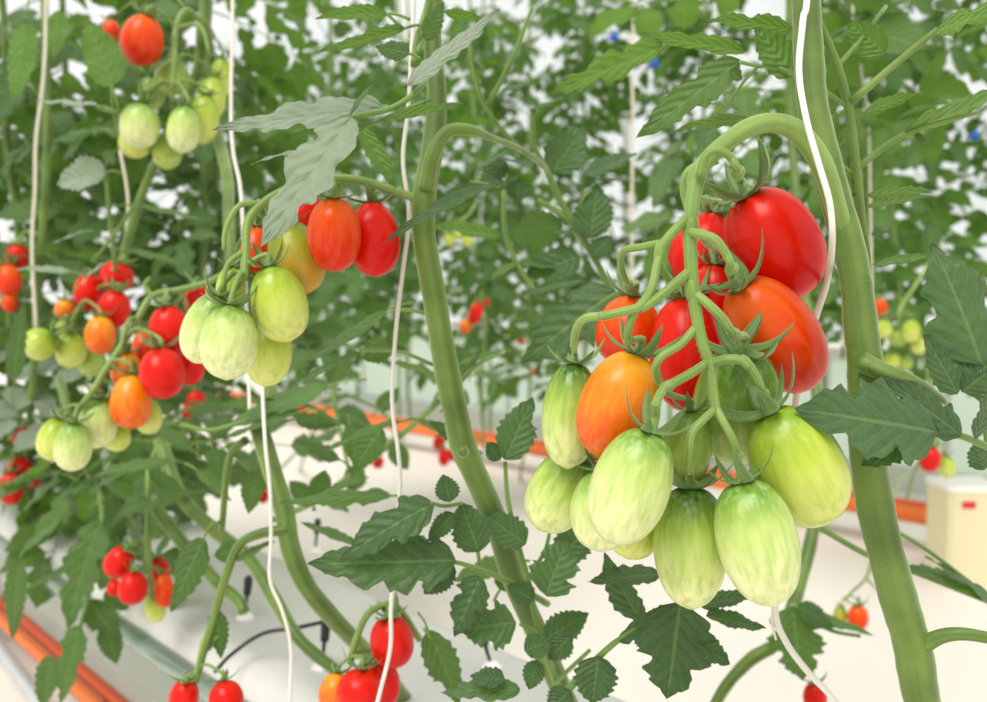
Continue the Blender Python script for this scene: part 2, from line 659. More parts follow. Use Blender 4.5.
def hand_leaf(plant, seed, d, mat, stalks, blades, nu=34, nv=4, split=False):
    """one compound leaf: stalks = lists of (x, y[, d[, px]]); blades = (bx, by, tx, ty, w, face[, d0, d1, lobes, droop]);
    split: every blade is a leaf of its own on a short stalk"""
    rnd = random.Random(seed)
    mb = MB()
    mb.cur = 1
    for s in stalks:
        tube(mb, pxl(s, d, 5), 7, 4, True)
        if split:
            mb.build('leaf_stalk', (mat, 'stalk'), plant)
            mb = MB()
            mb.cur = 1
    mb.cur = 0
    for b in blades:
        bx, by, tx, ty, w, fc = b[:6]
        d0 = b[6] if len(b) > 6 and b[6] else d
        d1 = b[7] if len(b) > 7 and b[7] else d0
        lob = b[8] if len(b) > 8 else 0
        dr = b[9] if len(b) > 9 else rnd.uniform(0.02, 0.12)
        fc = FACE[fc] if isinstance(fc, str) else fc
        A, B = P(bx, by, d0), P(tx, ty, d1)
        leaflet(mb, rnd, A, B, w * d0 / F * 1.12, CV(*fc), nu, nv, rnd.choice((7, 8, 9)), 0.26, lob, 0.38, dr,
                rnd.uniform(0.08, 0.25), 0.34, 0.03, rnd.uniform(-0.05, 0.05))
        if split:
            mb.cur = 1
            X = (A - B)
            tube(mb, [(A - X * 0.04, 0.0009), (A + X * 0.12, 0.001), (A + X * 0.3 - UP * (X.length * 0.06), 0.0011)], 6, 3)
            mb.cur = 0
            mb.build('leaf', (mat, 'stalk'), plant)
            mb = MB()
    if not split:
        return mb.build('leaf', (mat, 'stalk'), plant)


# ------------------------------------------------------------------ fruit


def tomato(spec, pedicel=None, truss=None, seg=40, rings=26, hang=True):
    """spec: dict top, bottom (px), w (px), d, dt (half depth difference, top minus bottom), mat, label, taper"""
    rnd = random.Random(spec['seed'])
    d = spec['d']
    dt = spec.get('dt', 0.0)
    A = P(*spec['top'], d + dt)
    B = P(*spec['bot'], d - dt)
    c = (A + B) / 2
    ax = (A - B)
    hl = ax.length / 2
    Z = ax.normalized()
    X = Z.orthogonal().normalized()
    Y = Z.cross(X)
    r = spec['w'] * d / F / 2
    tp = spec.get('taper', 0.0)
    ph = rnd.random() * 6.28
    mb = MB()
    vs, fs, at = [], [], []
    for i in range(1, rings):
        a = math.pi * i / rings
        z = math.cos(a)
        rr = (math.sin(a) ** 0.86) * (1 + tp * z) / (1 + abs(tp) * 0.12)
        zz = z - 0.07 * math.exp(-((rr / 0.22) ** 2)) * (z > 0) - (0.045 if spec.get('tip', True) else 0) * math.exp(-((rr / 0.16) ** 2)) * (z < 0)
        for k in range(seg):
            w = 2 * math.pi * k / seg
            q = rr * (1 + 0.022 * math.cos(3 * w + ph) * (0.3 + 0.7 * max(0, z)) + 0.014 * math.cos(2 * w + ph * 2))
            lp = (q * math.cos(w), q * math.sin(w), zz)
            vs.append(c + X * (lp[0] * r) + Y * (lp[1] * r) + Z * (lp[2] * hl))
            at.append(lp)
    for i in range(rings - 2):
        for k in range(seg):
            k2 = (k + 1) % seg
            fs.append((i * seg + k, (i + 1) * seg + k, (i + 1) * seg + k2, i * seg + k2))
    n0 = len(vs)
    vs += [c + Z * (hl * 0.93), c - Z * (hl * (1.045 if spec.get('tip', True) else 1.0))]
    at += [(0, 0, 0.93), (0, 0, -1.04)]
    last = (rings - 2) * seg
    for k in range(seg):
        k2 = (k + 1) % seg
        fs.append((n0, k, k2))
        fs.append((n0 + 1, last + k2, last + k))
    mb.add(vs, fs, at)
    o = mb.build('tomato', spec['mat'], None, c)
    tag(o, spec['label'], 'tomato', spec['group'])
    # calyx
    cb = MB()
    small = seg < 30
    base = c + Z * (hl * 0.945)
    sl = spec.get('sepal', 0.72) * r * 2
    cseg = 6 if not small else 4
    if not spec.get('nocalyx'):
        nz = 5 if rnd.random() < 0.7 else 6
        a0 = rnd.random() * 6.28
        for k in range(nz):
            w = a0 + 2 * math.pi * k / nz + rnd.uniform(-.2, .2)
            o_ = X * math.cos(w) + Y * math.sin(w)
            ln = sl * rnd.uniform(0.75, 1.1)
            cu = rnd.uniform(0.25, 0.95)
            s_ = Z.cross(o_)
            pv, pf, pa = [], [], []
            ns = 7 if not small else 4
            for i in range(ns + 1):
                t = i / ns
                p = base + o_ * (ln * (t * 0.92 - 0.18 * cu * t * t)) + Z * (ln * (0.05 + cu * 0.85 * t ** 2.2 - 0.06 * t)) + s_ * (0.08 * ln * math.sin(t * 3 + a0))
                hw = ln * 0.16 * (1 - t) ** 0.7 * (0.75 + 0.9 * t) + 0.00008
                tg = 0.25 * hw + 0.0001
                for m_ in range(cseg):
                    q = 2 * math.pi * m_ / cseg
                    pv.append(p + s_ * (math.cos(q) * hw) + (Z * (1 - t * 0.6) - o_ * (t * 0.6 * cu)) * (math.sin(q) * tg))
                    pa.append((t, m_ / cseg, 0.4))
            for i in range(ns):
                for m_ in range(cseg):
                    m2 = (m_ + 1) % cseg
                    pf.append((i * cseg + m_, i * cseg + m2, (i + 1) * cseg + m2, (i + 1) * cseg + m_))
            pf.append(tuple(ns * cseg + m_ for m_ in range(cseg)))
            cb.add(pv, pf, pa)
        tube(cb, [(base - Z * 0.0015, r * 0.26), (base + Z * (r * 0.10), r * 0.22), (base + Z * (r * 0.22), r * 0.12)], 8 if not small else 6, 2)
        cb.build('calyx', 'calyx', o, c)
    if pedicel:
        sb = MB()
        pr = r * 0.095
        end = base + Z * (r * 0.12)
        pedicel = list(pedicel)
        while len(pedicel) > 1 and (pedicel[-1][0] - end).dot(Z) < 0.55 * r and (pedicel[-1][0] - end).length < 0.9 * r:
            pedicel.pop()
        pts = pedicel + [(end + Z * (r * 0.35), pr), (end, pr * 1.5)]
        # knuckle joint half-way
        tube(sb, pts, 8 if not small else 5, 5 if not small else 3)
        if not small and len(pedicel) > 1:
            j = pedicel[-1][0]
            dirv = (end - j).normalized()
            tube(sb, [(j - dirv * 0.0016, pr * 1.0), (j, pr * 1.5), (j + dirv * 0.0016, pr * 1.05)], 8, 2)
        sb.build('stem', 'truss', o, c)
    return o


def knuckle(mb, p, w, dirpx, d):
    """swollen joint on a stalk at pixel p, w px thick, along dirpx"""
    c = P(p[0], p[1], d)
    t = (RT * dirpx[0] - UP * dirpx[1]).normalized()
    r = w * d / F / 2
    tube(mb, [(c - t * r * 1.5, r * 0.9), (c - t * r * 0.6, r * 1.14), (c + t * r * 0.6, r * 1.16), (c + t * r * 1.5, r * 0.9)], 12, 3)


def near_on(path, p):
    best = None
    for i in range(len(path) - 1):
        a, b = path[i][0], path[i + 1][0]
        for k in range(6):
            q = a.lerp(b, k / 6)
            dd = (q - p).length
            if best is None or dd < best[0]:
                best = (dd, q, (b - a).normalized())
    return best


def cluster(group, truss_px, d, r_px, fruits, plant, small=True, seed=0, side=()):
    """fruits: (cx, cy, w, h, tilt, d, mat, label[, taper])"""
    path = pxl(truss_px, d, r_px)
    mb = MB()
    tube(mb, path, 7, 5, True)
    for s in side:
        tube(mb, pxl(s, d, r_px * 0.8), 6, 4)
    mb.build('fruit_truss', 'truss', plant)
    specs = []
    for i, f in enumerate(fruits):
        cx, cy, w, h, ang, dd, mat, lab = f[:8]
        a = R(ang)
        top = (cx + h / 2 * math.sin(a), cy - h / 2 * math.cos(a))
        bot = (cx - h / 2 * math.sin(a), cy + h / 2 * math.cos(a))
        specs.append(dict(top=top, bot=bot, w=w, d=dd, mat=mat, label=lab, group=group, seed=seed * 100 + i, taper=f[8] if len(f) > 8 else -0.06,
                          dt=0.003 * (1 if i % 2 else -1)))
    relax(specs)
    for sp in specs:
        A = P(*sp['top'], sp['d'])
        best = near_on(path, A)
        q = best[1]
        m1 = q.lerp(A, 0.35) + V((0, 0, 0.25 * best[0]))
        w = sp['w'] * sp['d'] / F
        tomato(sp, [(q, w * 0.055), (m1, w * 0.05)], seg=28 if not small else 22, rings=18 if not small else 14)


def relax(specs, rounds=120):
    """settle touching fruits: slide them nearer or farther until none is pressed into another"""
    def geo(s):
        A = P(*s['top'], s['d'] + s.get('dt', 0))
        B = P(*s['bot'], s['d'] - s.get('dt', 0))
        r = s['w'] * s['d'] / F / 2
        c, ax = (A + B) / 2, (A - B)
        hl = max(0.0, ax.length / 2 - r * 0.92)
        u = ax.normalized()
        return [c + u * (hl * k / 3) for k in range(-3, 4)], r
    for s in specs:
        s['d0'] = s['d']
    for _ in range(rounds):
        moved = False
        gs = [geo(s) for s in specs]
        for i in range(len(specs)):
            for j in range(i):
                need = 1.0 * (gs[i][1] + gs[j][1])
                dist, p, q = min(((a - b).length, a, b) for a in gs[i][0] for b in gs[j][0])
                if dist < need:
                    e = (need - dist) * 0.35 + 0.0001
                    sg = 1 if specs[i]['d0'] >= specs[j]['d0'] else -1
                    if i < j or sg > 0:
                        specs[i]['d'] += e
                    else:
                        specs[j]['d'] += e
                    moved = True
        if not moved:
            break


def hairs(mb, ps, n, ln, seed):
    """fine short hairs standing off a stem given as (point, radius) pairs"""
    rnd = random.Random(seed)
    sp = spline(ps, 6)
    for _ in range(n):
        i = rnd.randrange(len(sp) - 1)
        t = rnd.random()
        a, b = sp[i], sp[i + 1]
        c = a[0].lerp(b[0], t)
        ax = (b[0] - a[0]).normalized()
        r = a[1] * (1 - t) + b[1] * t
        o = ax.orthogonal().normalized()
        w = rnd.random() * 6.283
        dr = o * math.cos(w) + ax.cross(o) * math.sin(w)
        p = c + dr * (r * 0.97)
        q = p + (dr + ax * rnd.uniform(-.5, .5)).normalized() * ln * rnd.uniform(0.5, 1.2)
        s1 = ax * 0.00008
        s2 = ax.cross(dr) * 0.00008
        mb.add([p - s1 - s2, p + s1 - s2, p + s2, q], [(0, 1, 3), (1, 2, 3), (2, 0, 3), (2, 1, 0)], [(0, 0, 0)] * 4)


# ------------------------------------------------------------------ the setting


def structure(name, mb, mat, parent=None, origin=None):
    o = flat(mb.build(name, mat, parent, origin))
    if parent is None:
        o['kind'] = 'structure'
    return o


mb = MB()
bar(mb, V((0, 4, -0.02)), V((1, 0, 0)), V((0, 1, 0)), V((0, 0, 1)), 14, 14, 0.02)
structure('floor', mb, 'floor_sheet')

RA, RB = H(950, 521, 0.12), H(310, 411, 0.12)
DR = (RB - RA).normalized()
NR = V((-DR.y, DR.x, 0))
if NR.y < 0:
    NR = -NR
# sheeted wall beyond the far row
w0 = RA + NR * 0.95 - DR * 4.0
w0.z = 0
mb = MB()
bar(mb, w0 + DR * 9 + V((0, 0, 0.27)), DR, NR, V((0, 0, 1)), 9, 0.006, 0.27)
wall = structure('wall_back', mb, 'sheet_wall', None, w0.copy())
for k in range(34):
    mb = MB()
    bar(mb, w0 + DR * (0.25 + 0.52 * k) + V((0, 0, 0.27)) - NR * 0.012, DR, NR, V((0, 0, 1)), 0.014, 0.008, 0.27)
    structure('mullion', mb, 'mullion', wall)
win = bpy.data.objects.new('window_1', None)
COL.objects.link(win)
win.location = w0 + V((0, 0, 0.54))
win['kind'] = 'structure'
mb = MB()
bar(mb, w0 + DR * 9 + V((0, 0, 0.56)), DR, NR, V((0, 0, 1)), 9, 0.02, 0.02)
for k in range(10):
    bar(mb, w0 + DR * (0.25 + 1.95 * k) + V((0, 0, 1.85)), DR, NR, V((0, 0, 1)), 0.014, 0.014, 1.27)
flat(mb.build('window_frame', 'white_plastic', win))
mb = MB()
bar(mb, w0 + DR * 9 + V((0, 0, 1.85)), DR, NR, V((0, 0, 1)), 9, 0.002, 1.27)
flat(mb.build('window_pane', 'glass', win))
mb = MB()
bar(mb, w0 + DR * 9 + V((0, 0, 0.05)) - NR * 0.015, DR, NR, V((0, 0, 1)), 9, 0.015, 0.05)
structure('baseboard_back', mb, 'mullion')


def pipe(a, b, r, mat, label, stand=0.0, first=0.4):
    e = empty('heating_pipe', a, label, 'pipe', 'orange heating pipes')
    mb = MB()
    tube(mb, [(a, r), (b, r)], 16, 8)
    mb.build('pipe', mat, e)
    n = int((b - a).length / 1.2)
    for k in range(n):
        q = a.lerp(b, (k + first) / n)
        mb = MB()
        bar(mb, V((q.x, q.y, (q.z - r) / 2)), RT, V((0, 1, 0)), V((0, 0, 1)), 0.012, 0.012, (q.z - r) / 2)
        flat(mb.build('pipe_stand', 'steel', e))
    return e


pipe(RA - DR * 2.5, RB + DR * 6, 0.026, 'pipe_orange', 'orange heating pipe running along the foot of the far plant row')
o2 = NR * 0.05 + V((0, 0, 0.012))
pipe(RA - DR * 2.5 + o2, RB + DR * 6 + o2, 0.022, 'pipe_red', 'darker orange pipe just behind the pipe at the foot of the far row')
LA = H(60, 652, 0.09)
DL = (H(130, 600, 0.42) - H(290, 700, 0.42)).normalized()
pipe(LA - DL * 1.2, LA + DL * 5, 0.0125, 'pipe_red', 'darker red-orange pipe of the pair on the floor at lower left', first=0.75)
LC = H(46, 660, 0.08)
pipe(LC - DL * 1.2, LC + DL * 5, 0.013, 'pipe_orange', 'lighter orange pipe of the pair on the floor at lower left', first=0.75)
# pale steel rail nearer the corner
mb = MB()
s0, s1 = H(5, 655, 0.05), H(42, 705, 0.05)
DS = (s0 - s1).normalized()
tube(mb, [(s1 - DS * 0.5, 0.014), (s0 + DS * 4, 0.014)], 12, 6)
o = mb.build('steel_rail', 'steel', None, s1.copy())
tag(o, 'pale grey steel rail on the floor in the lower left corner', 'rail')

# growing gutter of the near row
GZ = 0.42
GA, GB = H(290, 700, GZ), H(130, 600, GZ)
DG = (GB - GA).normalized()
NG = V((-DG.y, DG.x, 0))
if NG.y < 0:
    NG = -NG
g0 = GA - DG * 1.3
g = empty('growing_gutter', V((g0.x, g0.y, 0)), 'long white growing gutter wrapped in shiny film under the plants', 'gutter')
GLEN = 4.6


def extrude(mb, prof, a, d, nx, length, n=14, closed=True):
    vs, fs = [], []
    k = len(prof)
    for i in range(n + 1):
        for (p, z) in prof:
            vs.append(a + d * (length * i / n) + nx * p + V((0, 0, z)))
    for i in range(n):
        for j in range(k if closed else k - 1):
            j2 = (j + 1) % k
            fs.append((i * k + j, i * k + j2, (i + 1) * k + j2, (i + 1) * k + j))
    if closed:
        fs.append(tuple(range(k - 1, -1, -1)))
        fs.append(tuple(n * k + j for j in range(k)))
    mb.add(vs, fs, [(0, 0, 0)] * len(vs))


mb = MB()
GW = 0.26
z0 = GZ - 0.055
prof = [(0.03, GZ - 0.13), (0.012, GZ - 0.12), (-0.004, z0), (-0.012, z0 + 0.004), (-0.012, z0 + 0.014), (0, z0 + 0.02), (GW, z0 + 0.02), (GW + 0.012, z0 + 0.014), (GW + 0.012, z0 + 0.004),
        (GW + 0.004, z0), (GW - 0.012, GZ - 0.12), (GW - 0.03, GZ - 0.13)]
extrude(mb, prof, V((g0.x, g0.y, 0)), DG, NG, GLEN)
mb.build('channel', 'gutter_side', g)
mb = MB()
prof = [(0.004, z0 + 0.0205)]
for k in range(0, 7):
    a = math.pi * (1 - k / 12)
    prof.append((0.034 + 0.03 * math.cos(a), GZ - 0.03 + 0.03 * math.sin(a)))
for k in range(6, -1, -1):
    a = math.pi * (k / 12)
    prof.append((GW - 0.034 + 0.03 * math.cos(a), GZ - 0.03 + 0.03 * math.sin(a)))
prof.append((GW - 0.004, z0 + 0.0205))
extrude(mb, prof, V((g0.x, g0.y, 0)), DG, NG, GLEN)
mb.build('substrate_slab', 'film_white', g)
for k in range(4):
    q = V((g0.x, g0.y, 0)) + DG * (0.3 + k * 1.3) + NG * (GW / 2)
    mb = MB()
    bar(mb, q + V((0, 0, (GZ - 0.13) / 2)), DG, NG, V((0, 0, 1)), 0.015, 0.015, (GZ - 0.13) / 2)
    bar(mb, q + V((0, 0, GZ - 0.135)), DG, NG, V((0, 0, 1)), 0.02, 0.1, 0.006)
    flat(mb.build('stand', 'steel', g))

# drip stakes and tubes on the slab


def drip(px, py, label, tube_px=None, lean=0.3):
    q = H(px, py, GZ)
    e = empty('drip_stake', q, label, 'drip stake', 'black drip stakes on the slab')
    mb = MB()
    t = V((lean * 0.3, lean * 0.2, 1)).normalized()
    tube(mb, [(q - t * 0.004, 0.0014), (q + t * 0.03, 0.0022)], 7, 2)
    mb.build('peg', 'black_plastic', e)
    mb = MB()
    tube(mb, [(q + t * 0.028, 0.0045), (q + t * 0.045, 0.0052), (q + t * 0.05, 0.003)], 9, 2)
    mb.build('head', 'black_plastic', e)
    mb = MB()
    tube(mb, [(q + V((0, 0, 0.0002)), 0.012), (q + V((0, 0, 0.003)), 0.010), (q + V((0, 0, 0.008)), 0.004)], 12, 2)
    mb.build('collar', 'white_plastic', e)
    if tube_px:
        mb = MB()
        pts = [(H(x, y, z), 0.0021) for x, y, z in tube_px]
        pts.append((q + t * 0.048, 0.0021))
        tube(mb, pts, 7, 6)
        mb.build('drip_tube', 'black_plastic', e)


drip(245, 618, 'black drip stake in a white collar at the end of the cut stem')
drip(322, 668, 'black drip stake with a thin black tube arched over the slab', [(215, 672, GZ + .004), (232, 654, GZ + 0.012), (262, 634, GZ + .03), (296, 628, GZ + .05)])
drip(492, 668, 'black drip stake on the slab below the sharp low leaves', None, -0.9)
drip(315, 552, 'small black drip stake on the slab behind the leaning bare stem')
# beige box
c0 = H(948, 590, 0)
e = empty('control_box', c0 + V((0.07, 0.06, 0)), 'cream box with a red label standing on the floor by the far pipe', 'box')
mb = MB()
bar(mb, c0 + V((0.075, 0.075, 0.135)), V((1, 0, 0)), V((0, 1, 0)), V((0, 0, 1)), 0.075, 0.075, 0.135, 0.012)
flat(mb.build('housing', 'box_cream', e))
mb = MB()
bar(mb, c0 + V((0.075, 0.075, 0.278)), V((1, 0, 0)), V((0, 1, 0)), V((0, 0, 1)), 0.079, 0.079, 0.008, 0.012)
flat(mb.build('lid', 'white_plastic', e))
mb = MB()
bar(mb, c0 + V((0.05, -0.0015, 0.235)), V((1, 0, 0)), V((0, 1, 0)), V((0, 0, 1)), 0.018, 0.0015, 0.009)
flat(mb.build('label_sticker', 'label_red', e))
# ------------------------------------------------------------------ plant rows behind


def foliage_mb(rnd, z0, z1, n, ln, nu, nv, pairs, spread=0.03, lob=True):
    mb = MB()
    for i in range(n):
        z = z0 + (z1 - z0) * (i + rnd.random() * 0.8) / n
        a = i * 2.4 + rnd.uniform(-.4, .4)
        L = ln * rnd.uniform(0.75, 1.15)
        el = rnd.uniform(-0.9, 0.6)
        b = V((math.cos(a) * 0.01, math.sin(a) * 0.01, z))
        t = b + V((math.cos(a) * math.cos(el), math.sin(a) * math.cos(el), math.sin(el))) * L
        auto_leaf(mb, rnd, b, t, V((rnd.uniform(-.7, .7), rnd.uniform(-.7, .7), 1)), rnd.uniform(0.36, 0.46), pairs, rnd.uniform(0.1, 0.35), nu, nv, 0.0022, 4, 0.2, lob)
    return mb


def stem_mb(rnd, z0, z1, r):
    mb = MB()
    n = 7
    tube(mb, [(V((rnd.uniform(-.02, .02) * (k > 0), rnd.uniform(-.02, .02) * (k > 0), z0 + (z1 - z0) * k / n)), r * (1 - 0.3 * k / n)) for k in range(n + 1)], 8, 3)
    return mb


PROTO = {}


def proto(kind, i):
    key = (kind, i)
    if key not in PROTO:
        rnd = random.Random(900 + i * 7 + (50 if kind == 'mid' else 0))
        if kind == 'far':
            fm = foliage_mb(rnd, 0.62, 2.3, 64, 0.27, 7, 1, 3).mesh('foliage', ('leaf_far', 'stalk'))
            sm = stem_mb(rnd, 0.0, 2.6, 0.009).mesh('stem', 'stem_far')
        else:
            fm = foliage_mb(rnd, 0.50, 1.5, 34, 0.25, 12, 2, 3).mesh('foliage', ('leaf_mid', 'stalk'))
            sm = stem_mb(rnd, 0.40, 1.6, 0.0085).mesh('stem', 'stem')
        PROTO[key] = (fm, sm)
    return PROTO[key]


def bg_plant(kind, i, loc, rz, label, group, sc=1.0):
    fm, sm = proto(kind, i)
    e = empty('tomato_plant', loc, label, 'plant', group)
    e.rotation_euler = (0, 0, rz)
    e.scale = (sc, sc, 1)
    for nm, me in (('stem', sm), ('foliage', fm)):
        o = bpy.data.objects.new(nm, me)
        COL.objects.link(o)
        o.parent = e
    return e


FAR_LABELS = ['tall leafy tomato plant reaching in at the right edge above the cream box', 'tall leafy tomato plant behind the cream box, cut by the right edge',
              'tall leafy far-row tomato plant right of the thick stem, above the ripe pair', 'tall leafy far-row tomato plant directly behind the thick stem and large red tomato',
              'leafy far-row tomato plant behind the bend of the front truss, nearer of two', 'leafy far-row tomato plant behind the bend of the front truss, farther of two',
              'leafy far-row tomato plant left of the front truss, nearer of two', 'leafy far-row tomato plant left of the front truss, farther of two',
              'leafy far-row tomato plant just right of the slanting stem, nearer of two', 'leafy far-row tomato plant just right of the slanting stem, farther of two',
              'leafy far-row tomato plant behind the string by the slanting stem, nearer of two', 'leafy far-row tomato plant behind the string by the slanting stem, farther of two',
              'leafy far-row tomato plant above the crimson and orange-red pair, nearer of two', 'leafy far-row tomato plant above the crimson and orange-red pair, farther of two',
              'leafy far-row tomato plant behind the drooping pale leaf, nearer of two', 'leafy far-row tomato plant behind the drooping pale leaf, farther of two',
              'leafy far-row tomato plant behind the string above the curly stalks, nearer of two', 'leafy far-row tomato plant behind the string above the curly stalks, farther of two']
rb = random.Random(5)
RF = V((RA.x, RA.y, 0))
for k in range(20):
    q = RF + DR * (-1.0 + 0.34 * k) + NR * (0.20 + 0.26 * (k % 2)) + V((rb.uniform(-.04, .04), rb.uniform(-.04, .04), 0))
    rz = rb.random() * 6.28
    if k > 1:
        bg_plant('far', k % 5, q, rz, FAR_LABELS[k - 2], 'tomato plants of the far row')
rb = random.Random(8)
NEARROW = [(1.45, .30, 'bushy tomato plant right behind the curly stalks and the pale green pair'), (1.62, .02, 'bushy tomato plant at the left edge, behind the three red fruits'),
           (1.7, .45, 'bushy tomato plant deep behind the right side of the high green cluster'), (1.85, .2, 'bushy tomato plant behind the small mixed cluster at far left'),
           (2.2, .1, 'bushy tomato plant cut by the left edge, nearer of two deep in the row'), (2.6, .25, 'bushy tomato plant cut by the left edge, farther of two deep in the row')]
B0 = V((0.18, 0.50, 0))
for k, (s, of, lab) in enumerate(NEARROW):
    q = B0 + RD * s + RN * of
    bg_plant('mid', k % 4, q, rb.random() * 6.28, lab, 'bushy plants down the near row')
# ------------------------------------------------------------------ front plant (right)
DM = 0.485
main = empty('tomato_plant', P(958, 830, .53), 'thick-stemmed tomato plant at right bearing the large front truss', 'plant')
mb = MB()
mstem = pxl([(800, -420, .52, 26), (800, -60, .52, 26), (806, 0, .515, 28), (809, 60, .51, 29), (815, 120, .505, 31), (836, 200, .50, 31), (854, 270, .497, 31), (861, 330, .495, 33), (866, 372, .495, 36), (866, 410, .497, 35),
             (869, 465, .50, 36), (878, 520, .503, 36), (896, 590, .51, 36), (912, 645, .515, 37), (922, 700, .52, 36), (940, 760, .525, 36), (958, 830, .53, 36)])
tube(mb, mstem, 18, 8, True, wob=0.025)
tube(mb, pxl([(862, 362, .485, 22), (884, 372, .478, 19), (905, 378, .475, 14), (925, 388, .48, 11), (945, 402, .488, 7)]), 12, 5)
tube(mb, pxl([(923, 645, .51, 18), (942, 636, .505, 15), (965, 634, .50, 13), (1000, 640, .50, 12)]), 10, 4)
# leaf scar
tube(mb, pxl([(873, 367, .478, 12), (875, 366, .4765, 9)]), 9, 2)
st = mb.build('stem', 'stem', main)
mb = MB()
hairs(mb, mstem[1:14], 800, .0022, 4)
o = mb.build('hair', 'hair', st, main.location)
o['kind'] = 'stuff'

mb = MB()
rach = pxl([(862, 310, .509, 8), (853, 275, .507, 12), (846, 243, .501, 17), (838, 215, .493, 21), (822, 165, .484, 23), (800, 134, .48, 22), (775, 123, .476, 20), (748, 128, .472, 19), (722, 146, .468, 18), (704, 164, .464, 17), (696, 184, .458, 16),
            (692, 208, .452, 15), (690, 235, .449, 14), (691, 262, .447, 13.5), (693, 288, .446, 13), (697, 318, .445, 12), (703, 345, .444, 11.5), (710, 365, .443, 11), (713, 392, .442, 10.5), (716, 412, .442, 10)])
tube(mb, rach, 14, 7)
tube(mb, pxl([(717, 158, .475, 12.0), (700, 166, .478, 12.9), (688, 174, .48, 11.2), (684, 188, .482, 9.5), (687, 206, .482, 7.7), (694, 224, .48, 6.0)]), 10, 5)
tube(mb, pxl([(691, 212, .452, 9.5), (681, 224, .448, 9.5), (668, 238, .447, 9.5), (660, 250, .448, 9.5), (659, 262, .449, 8.6), (667, 277, .455, 7.7), (676, 290, .465, 6.9)]), 10, 5)
tube(mb, pxl([(693, 268, .448, 9.5), (678, 281, .443, 9.5), (655, 300, .440, 9.5), (640, 309, .438, 8.6)]), 10, 5)
tube(mb, pxl([(665, 243, .449, 7.7), (657, 264, .447, 8.6), (652, 288, .443, 9.5), (640, 306, .438, 9.5), (626, 311, .437, 9.5), (603, 316, .438, 8.6)]), 10, 5)
tube(mb, pxl([(708, 362, .443, 8.6), (690, 374, .437, 9.5), (668, 386, .432, 9.5), (661, 392, .430, 8.6)]), 10, 5)
for kp, kw, kd, kz in (((697, 176), 15, (0.3, -1), .459), ((691, 228), 14, (0, 1), .4495), ((692, 290), 13, (0.1, 1), .446), ((711, 366), 11.5, (0.1, 1), .443), ((660, 250), 9.6, (-.1, 1), .448), ((604, 316), 8.8, (1, -.1), .438), ((668, 386), 9.6, (1, -.5), .432), ((745, 362), 9.4, (.7, .7), .436)):
    knuckle(mb, kp, kw, kd, kz)
tr = mb.build('fruit_truss', 'truss', main)
mb = MB()
hairs(mb, rach, 420, .0022, 3)
o = mb.build('hair', 'hair', tr, main.location)
o['kind'] = 'stuff'

G0 = 'plum tomatoes of the large front truss'
S_ = []


def mt(top, bot, w, d, dt, mat, label, ped, taper=-0.05, **k):
    sp = dict(top=top, bot=bot, w=w, d=d, dt=dt, mat=mat, label=label, group=G0, seed=len(S_) + 11, taper=taper)
    sp.update(k)
    S_.append((sp, ped))


mt((747, 193), (803, 294), 90, .506, -.006, 'skin_red', 'large glossy red tomato at the top of the front truss, beside the thick stem',
   [(700, 176, .452, 10.3), (706, 156, .449, 9.5), (718, 150, .447, 9.5), (731, 158, .448, 8.6), (738, 172, .455, 8.6)], -.03)
mt((738, 284), (811, 384), 84, .492, -.010, 'skin_redorange', 'orange-red tomato just below the large glossy red one',
   [(690, 232, .447, 9.5), (704, 235, .440, 9.5), (716, 240, .437, 9.5), (726, 254, .438, 8.6), (732, 268, .445, 8.6)], -.02)
mt((716, 214), (688, 291), 64, .520, 0, 'skin_red', 'red tomato half hidden behind the upper stalks of the front truss', [(693, 196, .47, 6.9), (706, 200, .50, 6.9)])
mt((716, 263), (714, 332), 54, .512, -.003, 'skin_red', 'small patch of red fruit between the front truss stalk and the orange-red tomato', [(693, 226, .46, 6.9), (708, 244, .485, 6.9)])
mt((684, 297), (690, 412), 74, .496, .002, 'skin_red', 'ribbed bright red tomato in the middle of the front truss', [(664, 272, .455, 7.7), (674, 284, .475, 6.9)], -.02)
mt((634, 296), (622, 366), 66, .512, 0, 'skin_redorange', 'orange-red tomato mostly hidden behind the orange one', [(661, 243, .449, 7.7), (641, 247, .455, 7.7), (624, 251, .462, 7.7), (621, 266, .478, 7.7), (628, 284, .498, 6.9)])
mt((637, 353), (598, 456), 76, .462, -.002, 'skin_orange', 'bright orange tomato in the middle left of the front truss', [(636, 308, .438, 8.6), (629, 326, .44, 8.6), (629, 340, .447, 7.7)], -.03)
mt((574, 362), (567, 467), 57, .482, 0, 'skin_shoulder', 'slender green tomato at the far left of the front truss, touching the orange one', [(604, 316, .438, 8.6), (586, 318, .44, 8.6), (577, 328, .447, 8.6), (574, 345, .46, 7.7)], -.04)
mt((582, 452), (540, 529), 64, .488, -.002, 'skin_shoulder', 'pale green tomato lowest on the left of the front truss', None, -.03)
mt((651, 430), (611, 541), 81, .434, -.003, 'skin_pale', 'big pale green marbled tomato hanging in front at the centre of the truss', [(661, 392, .430, 9.5), (656, 404, .425, 9.5), (651, 416, .425, 8.6)], -.04)
mt((604, 470), (600, 550), 63, .462, -.001, 'skin_pale', 'pale green tomato peeping out left behind the big marbled one', None)
mt((642, 500), (628, 558), 54, .474, 0, 'skin_lime', 'yellow-green tomato tip showing below the big marbled one', None)
mt((690, 410), (684, 486), 50, .478, 0, 'skin_green', 'shaded green tomato behind the forked stalks, above the two lowest fruits', [(697, 326, .446, 8.6), (680, 345, .441, 8.6), (661, 357, .439, 8.6), (656, 372, .443, 8.6), (668, 393, .46, 7.7)])
